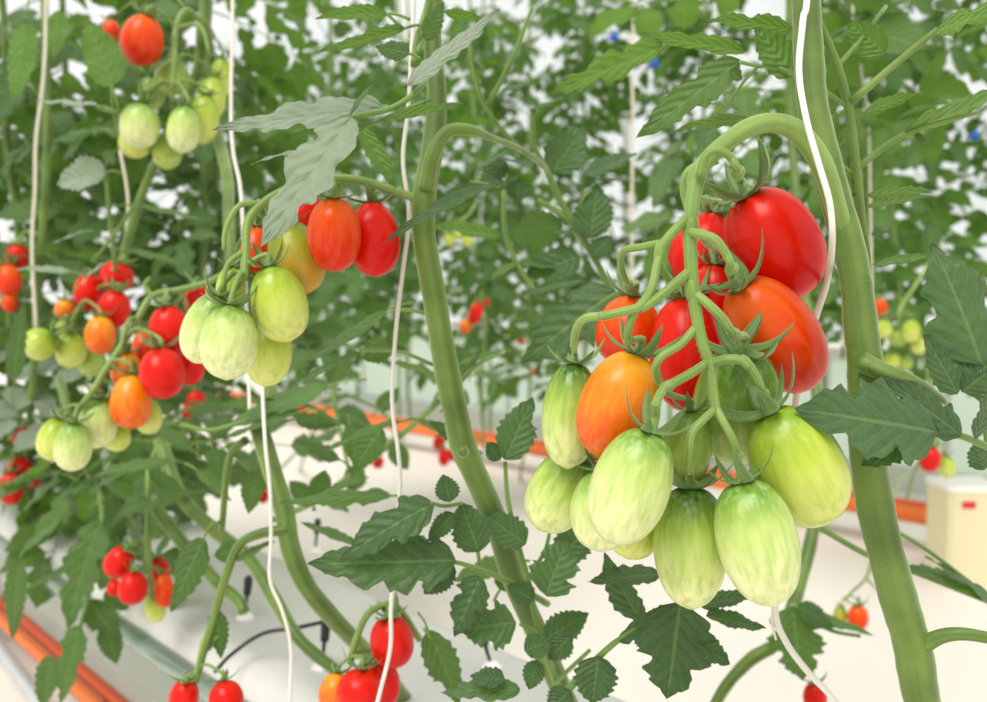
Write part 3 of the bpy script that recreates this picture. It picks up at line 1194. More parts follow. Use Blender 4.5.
mt((743, 350), (730, 456), 85, .482, -.022, 'skin_green', 'dull green tomato under the orange-red one, behind the stalks', [(693, 292, .446, 9.5), (708, 304, .441, 9.5), (722, 318, .441, 9.5), (734, 334, .446, 8.6)], -.02)
mt((690, 486), (691, 607), 76, .456, 0, 'skin_shoulder', 'long green tomato with dark shoulder, the left one of the two lowest fruits', [(716, 408, .442, 8.6), (703, 420, .437, 8.6), (692, 433, .436, 8.6), (689, 455, .439, 7.7), (689, 470, .445, 7.7)], .05)
mt((742, 480), (773, 604), 80, .446, 0, 'skin_pale', 'long pale green tomato, the right one of the two lowest fruits', [(716, 408, .442, 8.6), (724, 423, .437, 8.6), (732, 438, .437, 8.6), (738, 455, .440, 7.7)], .03)
mt((768, 410), (826, 521), 90, .466, -.003, 'skin_lime', 'fat yellow-green tomato at the lower right of the front truss', [(710, 364, .443, 9.5), (728, 359, .437, 9.5), (745, 362, .436, 9.5), (756, 376, .438, 8.6), (763, 394, .445, 8.6)], -.05)

relax([q[0] for q in S_])
for sp, ped in S_:
    tomato(sp, pxl(ped) if ped else None, seg=56, rings=36)

hand_leaf(main, 1, .47, 'leaf_near', [[(1000, 452, .49, 8), (955, 434, .475, 7), (905, 428, .462, 5), (860, 422, .457, 3)]],
          [(938, 432, 797, 407, 92, 'f', .462, .45, 3), (918, 430, 862, 466, 40, 'f', .463, .46, 0), (962, 436, 884, 378, 46, 'f', .467, .47, 2), (898, 402, 826, 396, 30, 'u', .475, .475, 2),
           (975, 440, 1000, 380, 36, 'r', .47, .47, 0)])
hand_leaf(main, 2, .55, 'leaf_near', [[(1000, 510, .56, 6), (985, 430, .555, 5), (980, 370, .55, 5)], [(980, 400, .55, 4), (962, 385, .55, 3)]],
          [(982, 365, 938, 242, 88, 'f', .55, .55, 2), (958, 394, 926, 334, 40, 'f', .548), (962, 392, 995, 366, 42, 'f', .548), (978, 380, 942, 340, 30, 'l', .556), (985, 470, 975, 440, 30, 'f')])
hand_leaf(main, 3, .75, 'leaf_mid', [[(820, 528, .74, 6), (870, 556, .75, 6), (920, 574, .76, 6), (1000, 606, .78, 6)], [(880, 522, .75, 4), (930, 552, .75, 4), (1000, 606, .78, 4)]],
          [(985, 596, 905, 560, 40, 'u', .76, .76, 2), (1000, 606, 932, 552, 36, 'u', .76, .75, 2)])
hand_leaf(main, 4, .55, 'leaf_near', [[(552, 712, .58, 8), (575, 682, .57, 8), (600, 656, .56, 7), (622, 638, .55, 6), (660, 618, .545, 5), (684, 604, .54, 4)]],
          [(680, 602, 668, 700, 82, 'f', .535, .53, 3), (618, 640, 676, 602, 34, 'u', .55, .54, 0), (640, 628, 648, 652, 22, 'f'), (706, 616, 768, 626, 32, 'u', .55, .55, 0, .1),
           (660, 574, 588, 580, 42, 'u', .56, .56, 2), (700, 606, 756, 590, 30, 'u', .56, .56), (598, 656, 592, 706, 46, 'f', .555), (690, 640, 732, 664, 34, 'f', .54, .54, 1),
           (640, 620, 600, 556, 36, 'l', .57), (570, 690, 548, 712, 30, 'f', .57)])
hand_leaf(main, 5, .60, 'leaf_mid', [[(818, 20, .52, 8), (838, 68, .53, 9), (849, 112, .54, 9), (857, 168, .55, 8), (862, 215, .56, 7), (868, 258, .58, 6), (869, 300, .6, 5)], [(852, 101, .535, 8), (895, 64, .53, 7), (938, 29, .52, 6)],
                                     [(836, 68, .53, 5), (862, 38, .54, 4), (886, 6, .55, 4)], [(857, 168, .55, 7), (905, 134, .55, 6), (980, 112, .55, 4)], [(850, 172, .55, 5), (836, 160, .55, 4), (815, 140, .53, 4)],
                                     [(848, 108, .54, 5), (832, 96, .53, 4), (818, 88, .52, 4)]],
          [(936, 30, 1010, 2, 46, 'd', .52, .53, 2), (902, 134, 1010, 88, 62, 'd', .55, .56, 3, .04), (864, 112, 918, 90, 30, 'd', .55), (868, 194, 930, 186, 26, 'd', .56), (884, 54, 848, 22, 34, 'b', .54),
           (868, 206, 930, 191, 26, 'd', .58), (873, 264, 938, 250, 30, 'd', .585, .6, 1), (872, 236, 890, 230, 16, 'u', .585), (914, 136, 926, 140, 13, 'f', .55)])
hand_leaf(main, 6, .56, 'leaf_mid', [[(812, 92, .51, 6), (785, 70, .53, 5), (758, 66, .54, 4), (740, 62, .55, 4)], [(758, 66, .54, 4), (742, 84, .55, 3), (732, 100, .56, 3)]],
          [(795, 76, 756, 26, 38, 'b', .53), (794, 30, 705, 12, 30, 'd', .54, .55, 2), (740, 60, 636, 140, 46, 'f', .56, .58, 2, .05), (745, 52, 640, 32, 36, 'd', .57, .60, 2, .04), (748, 118, 672, 124, 26, 'd', .6, .6, 1),
           (730, 70, 742, 80, 18, 'f', .54), (740, 110, 700, 100, 24, 'u', .6)])
hand_leaf(main, 7, .7, 'leaf_mid', [[(672, 40, .68, 5), (660, 52, .69, 4)]], [(664, 46, 549, 92, 52, 'd', .69, .70, 3, .02)])

# ------------------------------------------------------------------ second plant (middle)
D2 = 0.62
mid = empty('tomato_plant', P(612, 800, .72), 'tomato plant with the slanting stem in the middle, left of the front truss', 'plant')
mb = MB()
tube(mb, pxl([(440, -420, .64, 17), (440, -60, .64, 17), (434, 0, .64, 17), (433, 50, .635, 18), (437, 95, .63, 20), (433, 145, .625, 23), (425, 190, .62, 24), (424, 235, .62, 24), (434, 295, .62, 24), (444, 355, .62, 25), (455, 410, .62, 26),
              (464, 448, .62, 27), (480, 485, .63, 25), (497, 525, .64, 24), (514, 580, .65, 23), (540, 640, .67, 23), (568, 705, .69, 22), (612, 800, .72, 22)]), 14, 7, wob=0.02)
tube(mb, pxl([(463, 452, .605, 13), (462, 450, .6, 9)]), 9, 2)
tube(mb, pxl([(426, 190, .615, 16), (432, 158, .61, 15), (447, 132, .61, 13), (470, 130, .615, 11), (492, 138, .64, 7), (522, 150, .70, 6), (546, 168, .79, 6)]), 10, 5)
mb.build('stem', 'stem', mid)
G1 = 'plum tomatoes of the middle truss'
cluster(G1, [(424, 200, .62), (400, 193, .615), (372, 183, .61), (345, 178, .605), (315, 180, .60), (285, 190, .595), (262, 204, .59), (248, 222, .585), (246, 250, .58), (244, 280, .575)], .6, 9, [
    (334, 234, 54, 74, 0, .59, 'skin_redorange', 'orange-red tomato hanging left of the dark red one on the middle truss'),
    (374, 239, 52, 73, -4, .61, 'skin_red', 'crimson tomato nearest the slanting stem, at the right end of the middle truss'),
    (304, 222, 42, 62, 8, .625, 'skin_red', 'red tomato half hidden by the drooping pale leaf'),
    (296, 257, 55, 74, -18, .59, 'skin_breaker', 'green tomato ripening to amber under the drooping pale leaf'),
    (279, 303, 57, 78, -14, .57, 'skin_lime', 'yellow-green tomato between the amber one and the pale pair'),
    (229, 342, 58, 74, 4, .56, 'skin_pale', 'pale green tomato lowest in front on the middle truss'),
    (207, 328, 48, 72, 20, .585, 'skin_pale', 'pale green tomato at the left, tucked behind its lowest neighbour on the middle truss'),
    (269, 354, 46, 64, 10, .60, 'skin_lime', 'shaded yellow-green tomato behind the lowest one of the middle truss'),
    (231, 287, 30, 44, 5, .61, 'skin_lime', 'small yellow-green tomato seen behind the curly stalks of the middle truss'),
    (256, 252, 30, 50, 0, .62, 'skin_redorange', 'narrow orange-red tomato between the curly stalks and the amber one'),
], mid, False, 2, [[(262, 204, .59, 6), (240, 205, .585, 6), (226, 228, .58, 6), (224, 250, .58, 5)], [(246, 250, .58, 6), (228, 264, .575, 6), (222, 290, .575, 5)]])
hand_leaf(mid, 11, .56, 'leaf_pale', [[(436, 60, .62, 6), (420, 88, .58, 6), (392, 108, .56, 6), (352, 117, .54, 6)]],
          [(384, 108, 212, 124, 50, (0, .62, .78), .56, .55, 4, .02), (352, 116, 256, 244, 66, (-.15, .5, .85), .535, .51, 3, .06), (408, 86, 498, 6, 40, (-.35, .6, .7), .57, .56, 2, .04), (300, 150, 250, 162, 24, 'u', .535)])
hand_leaf(mid, 12, .57, 'leaf_mid', [[(398, 112, .565, 4), (430, 100, .57, 4)]],
          [(351, 113, 374, 80, 15, 'l', .55), (380, 122, 464, 98, 20, 'd', .56, .57), (345, 125, 292, 132, 16, 'd', .56), (410, 54, 376, 44, 28, 'f', .6), (360, 128, 398, 190, 22, 'b', .62)], split=True)
hand_leaf(mid, 13, .62, 'leaf_mid', [[(413, 66, .61, 6), (416, 40, .62, 5), (424, 15, .63, 5), (430, -10, .63, 4)], [(402, 28, .62, 4), (385, 12, .62, 3)]],
          [(406, 28, 316, 52, 22, 'd', .62, .62, 2), (388, 14, 316, 11, 24, 'd', .62, .63), (445, 12, 486, 20, 18, 'd', .62), (424, 40, 446, 2, 22, 'r', .6)], split=True)
hand_leaf(mid, 14, .60, 'leaf_near', [[(500, 186, .6, 4), (470, 182, .6, 4)]], [(500, 180, 378, 230, 26, (.1, .8, .5), .6, .58, 0, .12)])
hand_leaf(mid, 15, .60, 'leaf_near', [[(548, 604, .65, 7), (520, 588, .63, 7), (500, 578, .62, 6), (470, 566, .6, 5), (440, 559, .59, 4)], [(478, 552, .6, 4), (480, 566, .61, 4)], [(462, 503, .6, 4), (446, 506, .59, 4), (430, 503, .58, 4)],
                                      [(480, 576, .6, 4), (479, 584, .6, 3)]],
          [(456, 560, 308, 567, 66, 'f', .59, .57, 4), (434, 503, 336, 553, 46, 'f', .58, .57, 2), (450, 502, 444, 474, 26, 'f', .58), (454, 513, 428, 542, 22, 'f', .59), (479, 552, 460, 502, 42, 'f', .6, .6, 0),
           (481, 576, 451, 636, 38, 'f', .595, .59, 2), (452, 562, 424, 596, 34, 'f', .595), (440, 558, 400, 530, 36, 'u', .6)])
hand_leaf(mid, 16, .63, 'leaf_near', [[(570, 715, .66, 8), (552, 672, .64, 8), (536, 620, .63, 7), (528, 580, .625, 6), (518, 545, .62, 6), (508, 500, .62, 5), (505, 462, .615, 4)], [(528, 580, .625, 5), (545, 550, .62, 4), (550, 530, .62, 4)],
                                      [(540, 634, .63, 5), (520, 624, .625, 4)], [(556, 682, .64, 5), (590, 650, .63, 4)]],
          [(505, 460, 531, 396, 42, 'f', .61, .61, 1), (500, 460, 487, 442, 20, 'f', .61), (526, 544, 484, 514, 36, 'f', .615), (516, 622, 460, 630, 50, 'f', .61, .6, 2), (546, 596, 566, 538, 52, 'f', .61, .61, 2),
           (534, 600, 508, 584, 26, 'f', .62), (524, 650, 552, 640, 28, 'f', .61), (570, 636, 548, 660, 28, 'f', .615), (538, 660, 528, 690, 24, 'f', .62), (545, 640, 588, 612, 34, 'f', .63),
           (560, 560, 590, 520, 40, 'f', .65), (505, 680, 470, 676, 34, 'u', .6), (520, 690, 440, 690, 40, 'u', .6, .6, 2)])
hand_leaf(mid, 17, .72, 'leaf_mid', [[(424, 628, .7, 4), (432, 640, .7, 4)]], [(428, 630, 462, 706, 36, 'f', .7, .7, 1), (512, 562, 452, 578, 40, 'u', .72), (500, 590, 520, 560, 30, 'f', .72)], split=True)
hand_leaf(mid, 18, .80, 'leaf_near', [[(546, 168, .8, 7), (560, 200, .8, 7), (574, 223, .8, 8), (590, 250, .8, 7), (604, 275, .8, 6), (618, 300, .8, 5)], [(537, 200, .8, 6), (556, 211, .8, 6), (574, 224, .8, 6)], [(534, 108, .78, 5), (533, 140, .79, 5), (546, 170, .8, 5)],
                                     [(574, 223, .8, 5), (582, 200, .79, 4), (591, 190, .79, 3)]],
          [(591, 238, 596, 183, 42, 'f', .79, .79), (591, 256, 612, 236, 24, 'f', .79), (580, 256, 524, 276, 40, 'f', .79), (562, 226, 506, 232, 42, 'b', .81), (518, 200, 519, 178, 28, 'f', .79), (576, 232, 548, 232, 20, 'u', .79),
           (537, 168, 476, 150, 22, 'u', .79), (552, 172, 584, 126, 46, 'f', .8, .8, 0), (585, 176, 636, 150, 30, 'l', .79), (596, 180, 640, 181, 16, 'u', .8), (494, 96, 538, 78, 24, 'u', .78), (530, 110, 566, 96, 22, 'u', .78),
           (520, 190, 486, 178, 30, 'u', .8), (505, 160, 480, 190, 26, 'f', .8)])
hand_leaf(mid, 19, .66, 'leaf_near', [[(620, 292, .64, 5), (600, 304, .65, 4)]], [(616, 290, 522, 362, 70, 'f', .66, .66, 2), (584, 280, 506, 296, 20, 'u', .67)])
hand_leaf(mid, 20, .78, 'leaf_mid', [[(504, 190, .78, 5), (505, 230, .78, 5), (517, 263, .78, 5), (537, 294, .78, 5)], [(532, 8, .75, 4), (512, 60, .76, 5), (488, 104, .77, 5)], [(468, 40, .75, 4), (484, 104, .77, 4), (520, 150, .78, 5)]],
          [(502, 236, 430, 222, 30, 'd', .78, .78, 1), (516, 262, 490, 280, 24, 'u', .78), (520, 262, 560, 268, 26, 'u', .79), (486, 70, 462, 50, 16, 'u', .76), (508, 150, 476, 168, 20, 'u', .78)])
hand_leaf(mid, 21, .72, 'leaf_mid', [[(440, 318, .66, 5), (410, 310, .68, 4), (388, 312, .7, 4)], [(436, 366, .66, 4), (400, 352, .68, 4), (360, 350, .7, 4)], [(450, 395, .66, 5), (476, 366, .7, 4), (504, 352, .74, 4)]],
          [(388, 312, 300, 364, 26, (.2, .8, .4), .7, .7, 1), (362, 352, 286, 382, 24, 'u', .7), (392, 345, 362, 358, 32, 'f', .72), (436, 374, 384, 358, 22, 'd', .7), (450, 395, 480, 348, 18, 'u', .7), (498, 352, 450, 364, 18, 'u', .75),
           (400, 422, 318, 446, 22, 'u', .75), (470, 444, 430, 420, 20, 'f', .72), (382, 428, 350, 470, 34, 'f', .8)], split=True)

# ------------------------------------------------------------------ third plant (left of middle) and the leaning stems below
third = empty('tomato_plant', P(420, 720, .95), 'tomato plant whose bent bare stem leans over the slab at lower left', 'plant')
mb = MB()
tube(mb, pxl([(258, 424, .80, 18), (272, 470, .79, 19), (284, 510, .78, 20), (291, 550, .77, 20), (306, 585, .77, 19), (330, 615, .78, 18), (352, 638, .80, 17), (385, 675, .86, 17), (420, 720, .95, 16)]), 12, 7, wob=0.02)
tube(mb, pxl([(258, 430, .80, 16), (270, 400, .83, 14), (262, 360, .88, 13), (240, 320, .92, 12), (232, 270, .95, 12), (229, 220, .99, 12), (227, 175, 1.06, 12), (216, 130, 1.18, 12), (203, 95, 1.22, 11), (206, 30, 1.24, 10), (208, -40, 1.24, 10), (208, -420, 1.24, 10)]), 10, 6)
tube(mb, pxl([(288, 530, .77, 12), (262, 533, .77, 10), (240, 544, .78, 9), (228, 570, .78, 9), (216, 610, .78, 8), (204, 650, .78, 8), (196, 682, .78, 7)]), 9, 5)
tube(mb, pxl([(246, 440, .80, 9), (232, 452, .81, 8), (226, 480, .82, 7), (222, 530, .84, 6)]), 8, 4)
mb.build('stem', 'stem', third)
low = empty('tomato_plant', P(345, 680, .90), 'thin lying tomato stem crossing the slab under the leaning one', 'plant')
mb = MB()
tube(mb, pxl([(160, 440, 1.10, 14), (180, 495, 1.06, 14), (212, 528, 1.02, 14), (250, 560, .98, 14), (275, 600, .94, 14), (300, 640, .91, 13), (338, 672, .90, 12)]), 10, 6, wob=0.03)
tube(mb, pxl([(150, 500, 1.1, 14), (180, 540, 1.05, 13), (215, 580, 1.0, 13), (238, 600, .97, 12), (244, 612, .96, 12)]), 10, 5)
mb.build('stem', 'stem', low)

G2 = 'cherry plum tomatoes of the left truss'
cluster(G2, [(232, 270, .95), (205, 283, .95), (178, 290, .95), (152, 296, .95), (138, 318, .94), (122, 345, .93), (104, 372, .92), (92, 392, .91), (78, 410, .91)], .94, 7, [
    (170, 331, 41, 52, -8, .93, 'skin_red', 'red tomato at the upper right of the left truss, next to the pale green pair'),
    (162, 373, 45, 51, -4, .90, 'skin_red', 'round red tomato just right of the small amber pear-shaped one'),
    (198, 300, 28, 34, 0, .97, 'skin_red', 'small red tomato tucked above the pale green pair'),
    (131, 401, 41, 55, 2, .90, 'skin_orange', 'amber pear-shaped tomato hanging in front on the left truss', -.16),
    (126, 370, 30, 36, 4, .94, 'skin_orange', 'dull orange tomato right above the amber pear-shaped one'),
    (144, 348, 24, 34, 0, .96, 'skin_redorange', 'orange-red tomato in the shade between the two red ones of the left truss'),
    (192, 364, 28, 42, 10, .96, 'skin_red', 'shaded red tomato behind the round red one of the left truss'),
    (98, 423, 38, 50, 6, .90, 'skin_pale', 'pale green tomato left of the amber pear-shaped one', -.1),
    (73, 446, 37, 49, 4, .89, 'skin_pale', 'pale green tomato lowest on the left truss'),
    (54, 439, 32, 43, 14, .91, 'skin_lime', 'yellow-green tomato at the left tip of the left truss'),
    (117, 436, 26, 30, 0, .93, 'skin_lime', 'small yellow-green tomato half hidden behind the pale green ones of the left truss'),
    (148, 416, 28, 36, -8, .94, 'skin_lime', 'yellow-green tomato showing right behind the amber pear-shaped one'),
], third, True, 3, [[(152, 296, .95, 6), (145, 285, .95, 5), (150, 278, .95, 4)], [(138, 318, .94, 5), (128, 322, .93, 5), (120, 352, .92, 4)]])

hand_leaf(third, 31, .82, 'leaf_mid', [[(258, 424, .81, 6), (300, 404, .82, 5), (340, 424, .84, 4)], [(250, 420, .8, 5), (210, 430, .8, 4), (180, 424, .8, 4)]],
          [(330, 386, 208, 434, 32, (.2, .8, .5), .8, .8, 2), (300, 412, 222, 432, 30, 'u', .79, .79, 1), (322, 388, 258, 396, 26, 'u', .82, .82, 1), (296, 420, 344, 422, 20, 'f', .85), (340, 460, 300, 440, 26, 'u', .85, .85, 2),
           (392, 496, 280, 494, 38, 'u', .74, .72, 3), (330, 490, 368, 474, 18, 'u', .8), (316, 500, 326, 470, 26, 'f', .85), (350, 425, 360, 470, 24, 'f', .88), (356, 545, 300, 520, 18, 'u', .78)], split=True)
hand_leaf(third, 32, .80, 'leaf_mid', [[(222, 520, .84, 4), (208, 530, .82, 4)], [(232, 452, .81, 4), (250, 470, .82, 4)]],
          [(204, 538, 168, 612, 36, 'f', .78, .78, 1), (256, 470, 248, 514, 26, 'f', .83), (240, 548, 214, 556, 26, 'f', .8), (216, 610, 222, 660, 22, 'f', .78), (236, 560, 276, 540, 18, 'u', .78), (196, 470, 232, 500, 20, 'u', .84),
           (214, 640, 200, 655, 10, 'f', .78)], split=True)
hand_leaf(low, 33, 1.05, 'leaf_mid', [[(160, 440, 1.1, 6), (150, 470, 1.08, 5), (148, 520, 1.06, 5), (150, 560, 1.05, 4), (152, 600, 1.05, 3)]],
          [(168, 462, 92, 470, 36, 'u', 1.02, 1.02, 2), (150, 500, 116, 512, 28, 'u', 1.03), (186, 494, 118, 516, 22, 'u', 1.0), (192, 450, 150, 420, 26, 'u', 1.05), (150, 470, 190, 500, 26, 'u', 1.04)], split=True)

# hanging leaves at lower left
hang = empty('tomato_plant', V(H(75, 450, GZ)), 'tomato plant at lower left whose toothed leaves hang over the orange pipes', 'plant')
mb = MB()
tube(mb, pxl([(60, 380, 1.35, 10), (75, 440, 1.30, 10), (96, 480, 1.25, 9), (120, 510, 1.22, 9)]) + [(H(150, 560, GZ - 0.01), 0.006)], 8, 5)
mb.build('stem', 'stem', hang)
hand_leaf(hang, 41, 1.15, 'leaf_mid', [[(96, 480, 1.25, 5), (102, 510, 1.15, 5), (98, 560, 1.12, 5), (82, 620, 1.1, 4), (72, 680, 1.08, 3)]],
          [(100, 520, 60, 630, 44, 'f', 1.12, 1.1, 3), (78, 625, 62, 706, 30, 'f', 1.08, 1.07, 2), (52, 655, 40, 712, 26, 'f', 1.08), (90, 600, 116, 640, 34, 'f', 1.12, 1.12, 1), (105, 625, 118, 664, 26, 'f', 1.13), (88, 560, 22, 588, 20, 'u', 1.14),
           (104, 500, 114, 560, 40, 'f', 1.16), (60, 520, 12, 556, 36, 'u', 1.16, 1.16, 2), (46, 560, 38, 590, 22, 'f', 1.16), (120, 540, 96, 590, 40, 'f', 1.2), (150, 490, 104, 530, 34, 'u', 1.14), (140, 510, 174, 500, 26, 'u', 1.1),
           (110, 585, 128, 610, 30, 'f', 1.2), (20, 560, 8, 640, 26, 'f', 1.1), (70, 500, 30, 546, 30, 'f', 1.18, 1.18, 2), (130, 470, 84, 492, 28, 'u', 1.1, 1.1, 2), (180, 520, 150, 560, 24, 'u', 1.1), (60, 480, 20, 510, 30, 'u', 1.2, 1.2, 2), (112, 540, 140, 560, 22, 'u', 1.16)])
G3 = 'red tomatoes of the low truss over the slab'
cluster(G3, [(148, 470, 1.08), (148, 510, 1.07), (146, 545, 1.06), (150, 575, 1.05)], 1.06, 5, [
    (119, 562, 29, 31, 30, 1.05, 'skin_red', 'round red tomato at the left top of the small truss above the gutter edge'),
    (133, 588, 29, 34, 8, 1.03, 'skin_red', 'red tomato lowest in front on the small truss above the gutter edge'),
    (159, 570, 22, 26, -20, 1.08, 'skin_red', 'red tomato on the right of the small truss, dark calyx on top'),
    (164, 590, 20, 34, -6, 1.06, 'skin_redorange', 'orange-red tomato beside the drooping grey-green leaf above the gutter'),
    (155, 607, 20, 30, -10, 1.06, 'skin_lime', 'single yellow-green tomato at the bottom of the small truss above the gutter edge'),
    (114, 588, 14, 16, 0, 1.1, 'skin_red', 'little red tomato peeping out behind the small truss above the gutter edge'),
], low, True, 4)
G4 = 'red tomatoes at the bottom edge'
cluster(G4, [(420, 640, .74), (396, 606, .73), (370, 612, .72), (356, 640, .72), (350, 664, .72)], .72, 7, [
    (392, 641, 45, 50, -6, .72, 'skin_red', 'round red tomato behind the white string near the bottom edge'),
    (360, 690, 46, 44, 4, .70, 'skin_red', 'broad red tomato cut by the bottom edge under a dark calyx'),
    (382, 682, 36, 48, -8, .73, 'skin_red', 'red tomato behind the broad one at the bottom edge, crossed by the string'),
    (334, 692, 30, 40, 12, .72, 'skin_orange', 'orange tomato at the left of the bottom edge truss'),
], low, True, 5)
G5 = 'tomatoes at the lower end of the bare truss'
cluster(G5, [(204, 640, .78), (200, 660, .78), (196, 676, .78)], .78, 7, [
    (184, 697, 30, 34, 10, .78, 'skin_red', 'red tomato cut by the bottom edge, left of its twin under the green stalk'),
    (226, 698, 34, 36, -10, .77, 'skin_red', 'red tomato cut by the bottom edge, right of the drooping green stalk'),
], third, True, 6)

# ------------------------------------------------------------------ plants at far left
left = empty('tomato_plant', V((*H(140, 560, GZ).xy, GZ)), 'tomato plant at upper left carrying the high green cluster', 'plant')
mb = MB()
tube(mb, pxl([(206, -420, 1.2, 12), (206, -40, 1.2, 12), (202, 30, 1.2, 12), (198, 70, 1.22, 11), (172, 130, 1.26, 9), (140, 200, 1.28, 9), (118, 290, 1.28, 9), (118, 400, 1.28, 9)]) + [(H(140, 560, GZ), 0.006)], 9, 5)
mb.build('stem', 'stem', left)
cluster('tomatoes of the high left truss', [(200, 20, 1.15), (186, 10, 1.13), (176, 28, 1.12), (174, 60, 1.11), (172, 90, 1.10)], 1.12, 6, [
    (142, 40, 42, 51, 12, 1.10, 'skin_redorange', 'orange-red tomato at the very top left above the green cluster'),
    (111, 30, 18, 18, 0, 1.2, 'skin_redorange', 'small blurred orange tomato left of the top orange-red one'),
    (140, 125, 40, 46, 4, 1.08, 'skin_pale', 'pale green tomato at the lower left of the high cluster'),
    (135, 142, 32, 30, 0, 1.11, 'skin_lime', 'yellow-green tomato under the lower left one of the high cluster'),
    (184, 129, 34, 48, 8, 1.08, 'skin_pale', 'pale egg-shaped tomato low in the middle of the high cluster'),
    (168, 150, 30, 38, 10, 1.12, 'skin_green', 'shaded green tomato hanging lowest in the high cluster'),
    (204, 119, 30, 50, 6, 1.11, 'skin_lime', 'yellow-green tomato right behind the pale egg-shaped one of the high cluster'),
    (212, 98, 28, 42, 8, 1.13, 'skin_lime', 'yellow-green tomato in the middle of the right edge of the high cluster'),
    (221, 78, 22, 42, 4, 1.14, 'skin_lime', 'yellow-green tomato topmost on the right edge of the high cluster'),
    (172, 76, 34, 36, 0, 1.14, 'skin_green', 'green tomato behind the stalks at the top of the high cluster'),
    (152, 92, 26, 34, 0, 1.14, 'skin_green', 'shaded green tomato above the lower left one of the high cluster'),
], left, True, 7, [[(174, 60, 1.11, 5), (160, 68, 1.10, 4), (150, 95, 1.09, 4)], [(176, 28, 1.12, 5), (200, 26, 1.12, 4), (210, 55, 1.12, 4)]])
cluster('tomatoes of the small truss at far left', [(118, 330, 1.28), (112, 300, 1.25), (92, 300, 1.22), (78, 310, 1.2), (70, 330, 1.2)], 1.2, 5, [
    (117, 276, 33, 30, 20, 1.22, 'skin_red', 'red tomato uppermost of the small cluster at far left'),
    (88, 292, 28, 36, 4, 1.22, 'skin_red', 'shaded red tomato left in the small cluster at far left, under the grey leaf'),
    (114, 309, 32, 38, 12, 1.18, 'skin_red', 'red tomato just above the round orange one at far left'),
    (100, 335, 30, 38, 0, 1.16, 'skin_orange', 'round orange tomato in the middle of the small cluster at far left'),
    (65, 309, 20, 20, 0, 1.22, 'skin_orange', 'little dull orange tomato left of the red ones at far left'),
    (40, 344, 33, 33, 60, 1.16, 'skin_lime', 'yellow-green tomato lying at the left tip of the small cluster at far left'),
    (71, 350, 30, 36, 0, 1.16, 'skin_lime', 'yellow-green tomato in the middle of the lower row of the small cluster at far left'),
    (92, 362, 28, 30, 0, 1.18, 'skin_green', 'green tomato under the round orange one at far left'),
    (66, 328, 20, 20, 0, 1.2, 'skin_lime', 'tiny green tomato above the row of green ones at far left'),
], left, True, 8)
edge = empty('tomato_plant', V((*H(30, 520, GZ).xy, GZ)), 'tomato plant at the left edge with three red fruits beside pale stems', 'plant')
mb = MB()
tube(mb, pxl([(44, -420, 1.5, 8), (44, -40, 1.5, 8), (46, 60, 1.5, 8), (47, 150, 1.5, 8), (42, 230, 1.5, 8), (36, 330, 1.5, 8), (30, 430, 1.5, 8)]) + [(H(30, 520, GZ), 0.006)], 8, 5)
mb.build('stem', 'stem', edge)
cluster('red tomatoes at the left edge', [(38, 235, 1.5), (26, 232, 1.5), (15, 245, 1.5), (12, 262, 1.5)], 1.5, 4, [
    (17, 257, 22, 26, 10, 1.48, 'skin_red', 'red tomato at the left edge, uppermost of its three'),
    (9, 280, 24, 32, 0, 1.46, 'skin_redorange', 'orange-red tomato cut by the left edge below the uppermost red one'),
    (10, 303, 16, 18, 0, 1.5, 'skin_redorange', 'small orange-red tomato lowest of the three at the left edge'),
], edge, True, 9)
cluster('red tomatoes low at the left edge', [(30, 420, 1.5), (26, 436, 1.5), (18, 462, 1.5), (14, 476, 1.5)], 1.5, 4, [
    (23, 438, 20, 22, 0, 1.46, 'skin_red', 'red tomato at the left edge just left of the lowest pale green pair'),
    (20, 468, 24, 22, 0, 1.46, 'skin_red', 'red tomato in the middle of the group low at the left edge'),
    (11, 488, 24, 32, 0, 1.44, 'skin_red', 'red tomato lowest of the group at the left edge'),
    (34, 480, 12, 14, 0, 1.5, 'skin_redorange', 'little orange tomato at the right of the group low at the left edge'),
], edge, True, 10)
hand_leaf(left, 51, 1.0, 'leaf_pale', [[(118, 290, 1.25, 5), (110, 220, 1.1, 4), (106, 175, 1.05, 4)], [(98, 108, 1.02, 4), (118, 112, 1.1, 4)]],
          [(98, 106, 34, 98, 34, 'u', 1.0, 1.0, 2), (106, 172, 54, 180, 44, 'f', 1.02), (84, 232, 50, 242, 20, 'u', 1.05), (70, 272, 14, 266, 26, 'u', 1.05, 1.05, 2), (80, 284, 108, 258, 20, 'u', 1.05)], split=True)
hand_leaf(left, 52, 1.05, 'leaf_mid', [[(112, 84, 1.05, 4), (114, 110, 1.08, 4), (122, 140, 1.15, 4)], [(135, 205, 1.1, 4), (110, 240, 1.1, 4), (92, 262, 1.1, 4)]],
          [(112, 86, 90, 20, 46, 'b', 1.05), (116, 78, 142, 82, 34, 'f', 1.08), (114, 152, 104, 162, 22, 'f', 1.1), (136, 206, 206, 218, 20, 'u', 1.05), (100, 130, 54, 135, 24, 'u', 1.1), (26, 20, 16, 106, 30, 'b', 1.1), (60, 10, 54, 60, 22, 'b', 1.2),
           (14, 380, 20, 300, 22, 'f', 1.1), (128, 250, 190, 262, 22, 'u', 1.1), (120, 400, 190, 380, 24, 'u', 1.1), (90, 480, 40, 500, 28, 'u', 1.2), (70, 440, 110, 480, 28, 'u', 1.25)], split=True)

